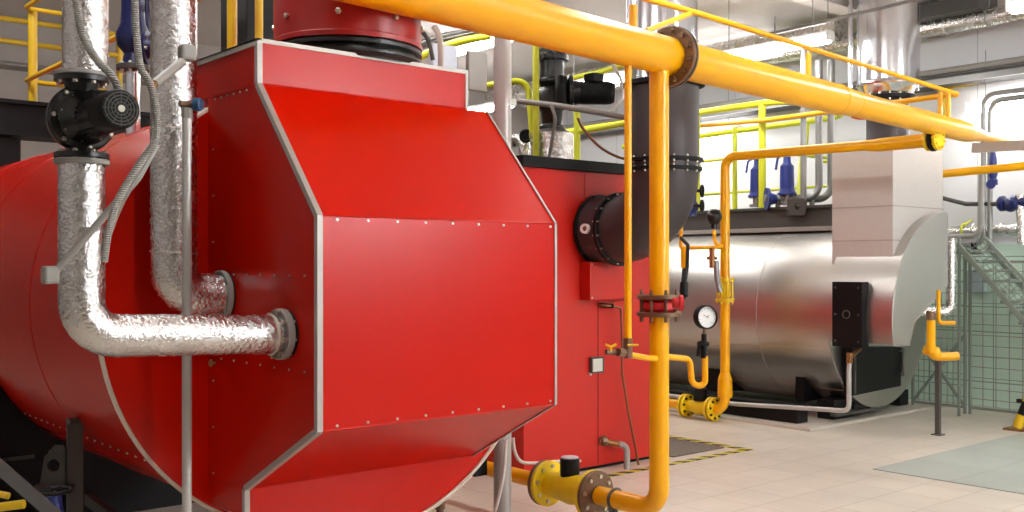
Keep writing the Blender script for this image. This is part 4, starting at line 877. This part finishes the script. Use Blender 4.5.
# grey conduits with rounded corners
t = thing('conduit_run', 'pair of grey pipes dropping from a rounded upper corner at the right wall', 'conduit', (11.95, 5.4, 1.8))
for i, (px, py, X) in enumerate(((983.5, 95, 11.9), (990, 101, 11.9))):
    a = OX(px, py, X); w = OX(px, 245+i*7, X); e = OX(945, 244+i*7, X)
    obj('pipe', MB().tube([(X, 3.0, a.z), (X, a.y, a.z), (X, a.y, w.z), (X, e.y, w.z)], 0.03, 14, fil=0.14), PIPESTEEL, t)
a = OX(981, 180, 11.8); w = OX(981, 240, 11.8); obj('pipe', MB().tube([(11.8, a.y, a.z+0.1), (11.8, a.y, w.z+0.05), (11.8, a.y+0.55, w.z+0.05)], 0.03, 14, fil=0.12), GREYP, t)
w = OX(974, 248, 11.85); obj('pipe_clip', MB().box(w, 0.1, 0.03, 0.12), BLACK, t)
t = thing('blue_valve', 'slim blue valve on the grey pipes at the right wall', 'valve', OX(993, 188, 11.75))
a = OX(993, 185, 11.75); b_ = OX(993, 152, 11.75); obj('valve_body', MB().lathe(a, (0, 0, 1), [(0, 0.05), (0.06, 0.05), (0.07, 0.035), (0.12, 0.05), (0.3, 0.04), ((b_.z-a.z), 0.028)], 18), BLUE, t); obj('side_knob', MB().cyl(a+V((-0.05, 0, 0.0)), a+V((-0.12, -0.03, 0.0)), 0.05, n=16), BLUE, t)
t = thing('wall_valve', 'dark blue-black valve on a dark pipe at the right edge above the tiles', 'valve', OX(1005, 205, 11.9))
a = OX(942, 198, 11.9); b_ = OX(966, 204, 11.9); c = OX(998, 204, 11.9); e = OX(1024, 202, 11.9)
obj('dark_pipe', MB().tube([a, b_, c], 0.026, 12), DARKG, t)
obj('valve_body', MB().lathe(c, e-c, [(0, 0.06), (0.03, 0.09), (0.07, 0.09), (0.08, 0.05), (0.16, 0.05), (0.17, 0.09), (0.22, 0.09), (0.24, 0.06), (0.4, 0.06)], 22).ball(c.lerp(e, 0.5)-V((0, 0, 0.02)), 0.085), NAVY, t)
obj('foil_end', MB().cyl(OX(1020, 195, 11.9), OX(1022, 245, 11.9), 0.05, n=16), FOIL, t)
single('gas_tube', MB().tube([OY(941, 174, 5.65), OY(1060, 162.5, 4.4)], 0.045, 20), YEL, 'straight yellow pipe leaving the silver duct to the right edge', 'pipe', 'yellow gas pipes')
single('lamp_rail', MB().bar(P(974, 148, 9.0), P(1060, 143, 8.2), 0.06, 0.085), POST, 'flat grey rail sticking in from the right edge, crossing the gas pipe', 'rail')
# under ceiling
t = thing('cable_tray', 'dark tray and grey pipe running along the right wall under the ceiling', 'cable tray', (12.1, 5.0, 3.8))
a = OX(920, 82, 12.1); obj('tray', MB().bx(11.9, 12.28, 1.5, 13.4, a.z-0.10, a.z+0.0), DARKG, t); obj('pipe', MB().tube([(11.95, 13.4, a.z+0.06), (11.95, 1.5, a.z+0.06)], 0.04, 14), GREYP, t)
obj('tray_edge', MB().bx(11.86, 11.9, 1.5, 13.4, a.z-0.11, a.z-0.04), PIPESTEEL, t)
t = thing('ventilation_duct', 'foil-wrapped duct hung under the ceiling behind the silver chimney', 'duct', (11.2, 6.0, 4.3))
a = OX(950, 24, 11.3); obj('foil_wrap', MB().cyl((11.3, 13.0, a.z), (11.3, 1.0, a.z), 0.10, n=28), FOIL, t)
for y in (3.6, 5.2, 6.8, 8.4, 10): obj('duct_clamp', MB().torus((11.3, y, a.z), (0, 1, 0), 0.10, 0.012, 28, 6), PIPESTEEL, t); obj('hanger', MB().cyl((11.3, y, a.z), (11.3, y, CZ), 0.008, n=8), PIPESTEEL, t)
single('duct_box', MB().bx(11.05, 11.5, 5.2, 6.1, a.z+0.06, a.z+0.22), DARKG, 'dark box on top of the foil duct at upper right', 'bracket')
single('gas_tube', MB().tube([OX(944, 120, 12.2), OX(944, 88, 12.2), OX(1060, 66, 12.2)], 0.026, 12, fil=0.12), YRAIL, 'thin yellow tube with a bend high on the right wall', 'pipe', 'thin yellow gas tubes')
single('lamp_conduit', MB().tube([P(760, 36, 11.0), P(828, 21, 10.4), P(860, 13, 9.9), P(925, -2, 9.0)], 0.018, 10).cyl(P(828, 21, 10.4), (P(828, 21, 10.4).x, P(828, 21, 10.4).y, CZ), 0.006, n=8), PIPESTEEL, 'thin conduit above the long ceiling lamp', 'conduit')
t = thing('ventilation_duct', 'plain grey duct crossing above the long ceiling lamp', 'duct', (11.8, 8, 4.2))
obj('duct_shell', MB().cyl((10.6, 13.0, 4.42), (10.6, 6.6, 4.42), 0.14, n=28), FOIL2, t)
for y in (7.5, 10): obj('hanger', MB().cyl((10.6, y, 4.42), (10.6, y, CZ), 0.008, n=8), PIPESTEEL, t)

# wall cabinet (pale) and fence
q = OX(974, 281, 12.2); single('wall_box', MB().box((12.22, q.y, q.z), 0.12, 0.24, 0.26), mat('pale_blue_box', (170, 182, 190), 0.5), 'small pale blue box on the green tiles', 'wall box', bevel=0.01)
def fence_panel(name, label, X, y0, y1, z0, z1, nb, nh):
    t = thing(name, label, 'fence', (X, (y0+y1)/2, z0), 'mesh fence panels')
    for y in (y0, y1): obj('fence_post', MB().bx(X-0.02, X+0.02, y-0.012, y+0.012, 0 if z0 < 0.2 else z0, z1), GREEN, t)
    for z in (z0, z1-0.03): obj('fence_rail', MB().bx(X-0.015, X+0.015, y0, y1, z, z+0.03), GREEN, t)
    m = MB()
    for i in range(1, nb): y = y0+(y1-y0)*i/nb; m.bx(X-0.004, X+0.004, y-0.004, y+0.004, z0, z1)
    for i in range(1, nh): z = z0+(z1-z0)*i/nh; m.bx(X-0.008, X, y0, y1, z-0.004, z+0.004)
    obj('wire_mesh', m, GREEN, t)
    return t
f0 = OZ(911.5, 408, 0.0); YB = OX(965, 413, 11.55).y
t = fence_panel('mesh_fence', 'grey-green wire mesh fence panel beside the silver boiler', 11.55, YB, f0.y, 0.06, 1.9, 9, 14)
m = MB(); m.bar((11.55, YB, 0.9), (11.55, f0.y, 0.08), 0.03, 0.03); m.bar((11.55, f0.y, 0.9), (11.55, YB, 0.08), 0.03, 0.03); obj('cross_brace', m, GREEN, t)
fence_panel('mesh_fence', 'grey-green wire mesh fence panel at the right edge below the stairs', 11.57, 2.9, YB-0.05, 0.06, 1.75, 18, 14)
# staircase: stringers with mesh infill
t = thing('staircase', 'steel staircase with mesh sides descending to the right edge', 'stairs', (11.3, 4.6, 0), None)
X = 11.3; a = OX(959, 246, X); b_ = OX(1040, 340, X); c = OX(985, 238, X); e = OX(1060, 318, X)
obj('stringer', MB().bar(a, b_, 0.04, 0.055), GREEN, t); obj('handrail', MB().bar(c, e, 0.03, 0.035), GREEN, t)
m = MB()
for i in range(21): q = i/20; m.bar(a.lerp(b_, q), c.lerp(e, q), 0.006, 0.006)
for i in range(1, 6): q = i/6; m.bar(a.lerp(c, q), b_.lerp(e, q), 0.006, 0.006)
obj('mesh_infill', m, GREEN, t)
obj('stair_post', MB().bx(X-0.012, X+0.012, a.y-0.012, a.y+0.012, 0, a.z+0.1), GREEN, t)
for i in range(9): q = (i+0.5)/9; p = a.lerp(b_, q); obj('tread', MB().box((X+0.35, p.y, p.z), 0.7, 0.16, 0.03), GREEN, t)
obj('floor_rail', MB().bx(X-0.02, X+0.02, 3.4, 4.9, 0.22, 0.26), BLACK, t)
obj('stringer', MB().bar(a+V((0.7, 0, 0)), b_+V((0.7, 0, 0)), 0.04, 0.055), GREEN, t)
# striped leg
t = thing('striped_leg', 'slanted black and yellow striped steel leg on a foot plate, right edge', 'post', P(1017, 430, 10.7))
a = OZ(1017, 428, 0.02); b_ = a+V((0.10, -0.12, 0.42))
ax_ = (b_-a).normalized(); L_ = (b_-a).length
for i, mt_ in enumerate((YRAIL, BLACK, YRAIL, BLACK)): obj('stripe_band', MB().cyl(a+ax_*L_*i/3.2, a+ax_*L_*(i+1)/3.2, 0.05, n=20), mt_, t)
obj('foot_plate', MB().box((a.x, a.y, 0.01), 0.2, 0.2, 0.02), BRASS, t)
# ceiling beam line and small ceiling things
single('ceiling_pipe', MB().tube([P(400, 52, 12.0), P(470, 36, 11.6), P(530, 20, 11)], 0.03, 10), PIPESTEEL, 'thin grey pipe under the ceiling above the hanging cabinets', 'pipe')

# ================================================================ CAMERA, LIGHT, VIEW
S = bpy.context.scene
cam = bpy.data.cameras.new('camera'); co = bpy.data.objects.new('camera', cam); COL.objects.link(co)
co.location = (0, 0, H); co.rotation_euler = (PI/2, 0, -math.atan2(CA, SA)); cam.sensor_width = 36; cam.lens = 36*F/1024; cam.shift_y = (HY-256)/1024
cam.clip_start = 0.05; cam.clip_end = 100; S.camera = co
w = bpy.data.worlds.new('world'); S.world = w; w.use_nodes = True
w.node_tree.nodes['Background'].inputs[0].default_value = (0.95, 0.97, 1, 1); w.node_tree.nodes['Background'].inputs[1].default_value = 44.0
S.view_settings.view_transform = 'Standard'; S.view_settings.look = 'None'; S.view_settings.gamma = 1.0; S.view_settings.exposure = 0.02
S.view_settings.use_curve_mapping = False
S.cycles.use_denoising = True; S.cycles.max_bounces = 6; S.cycles.caustics_reflective = False; S.cycles.caustics_refractive = False
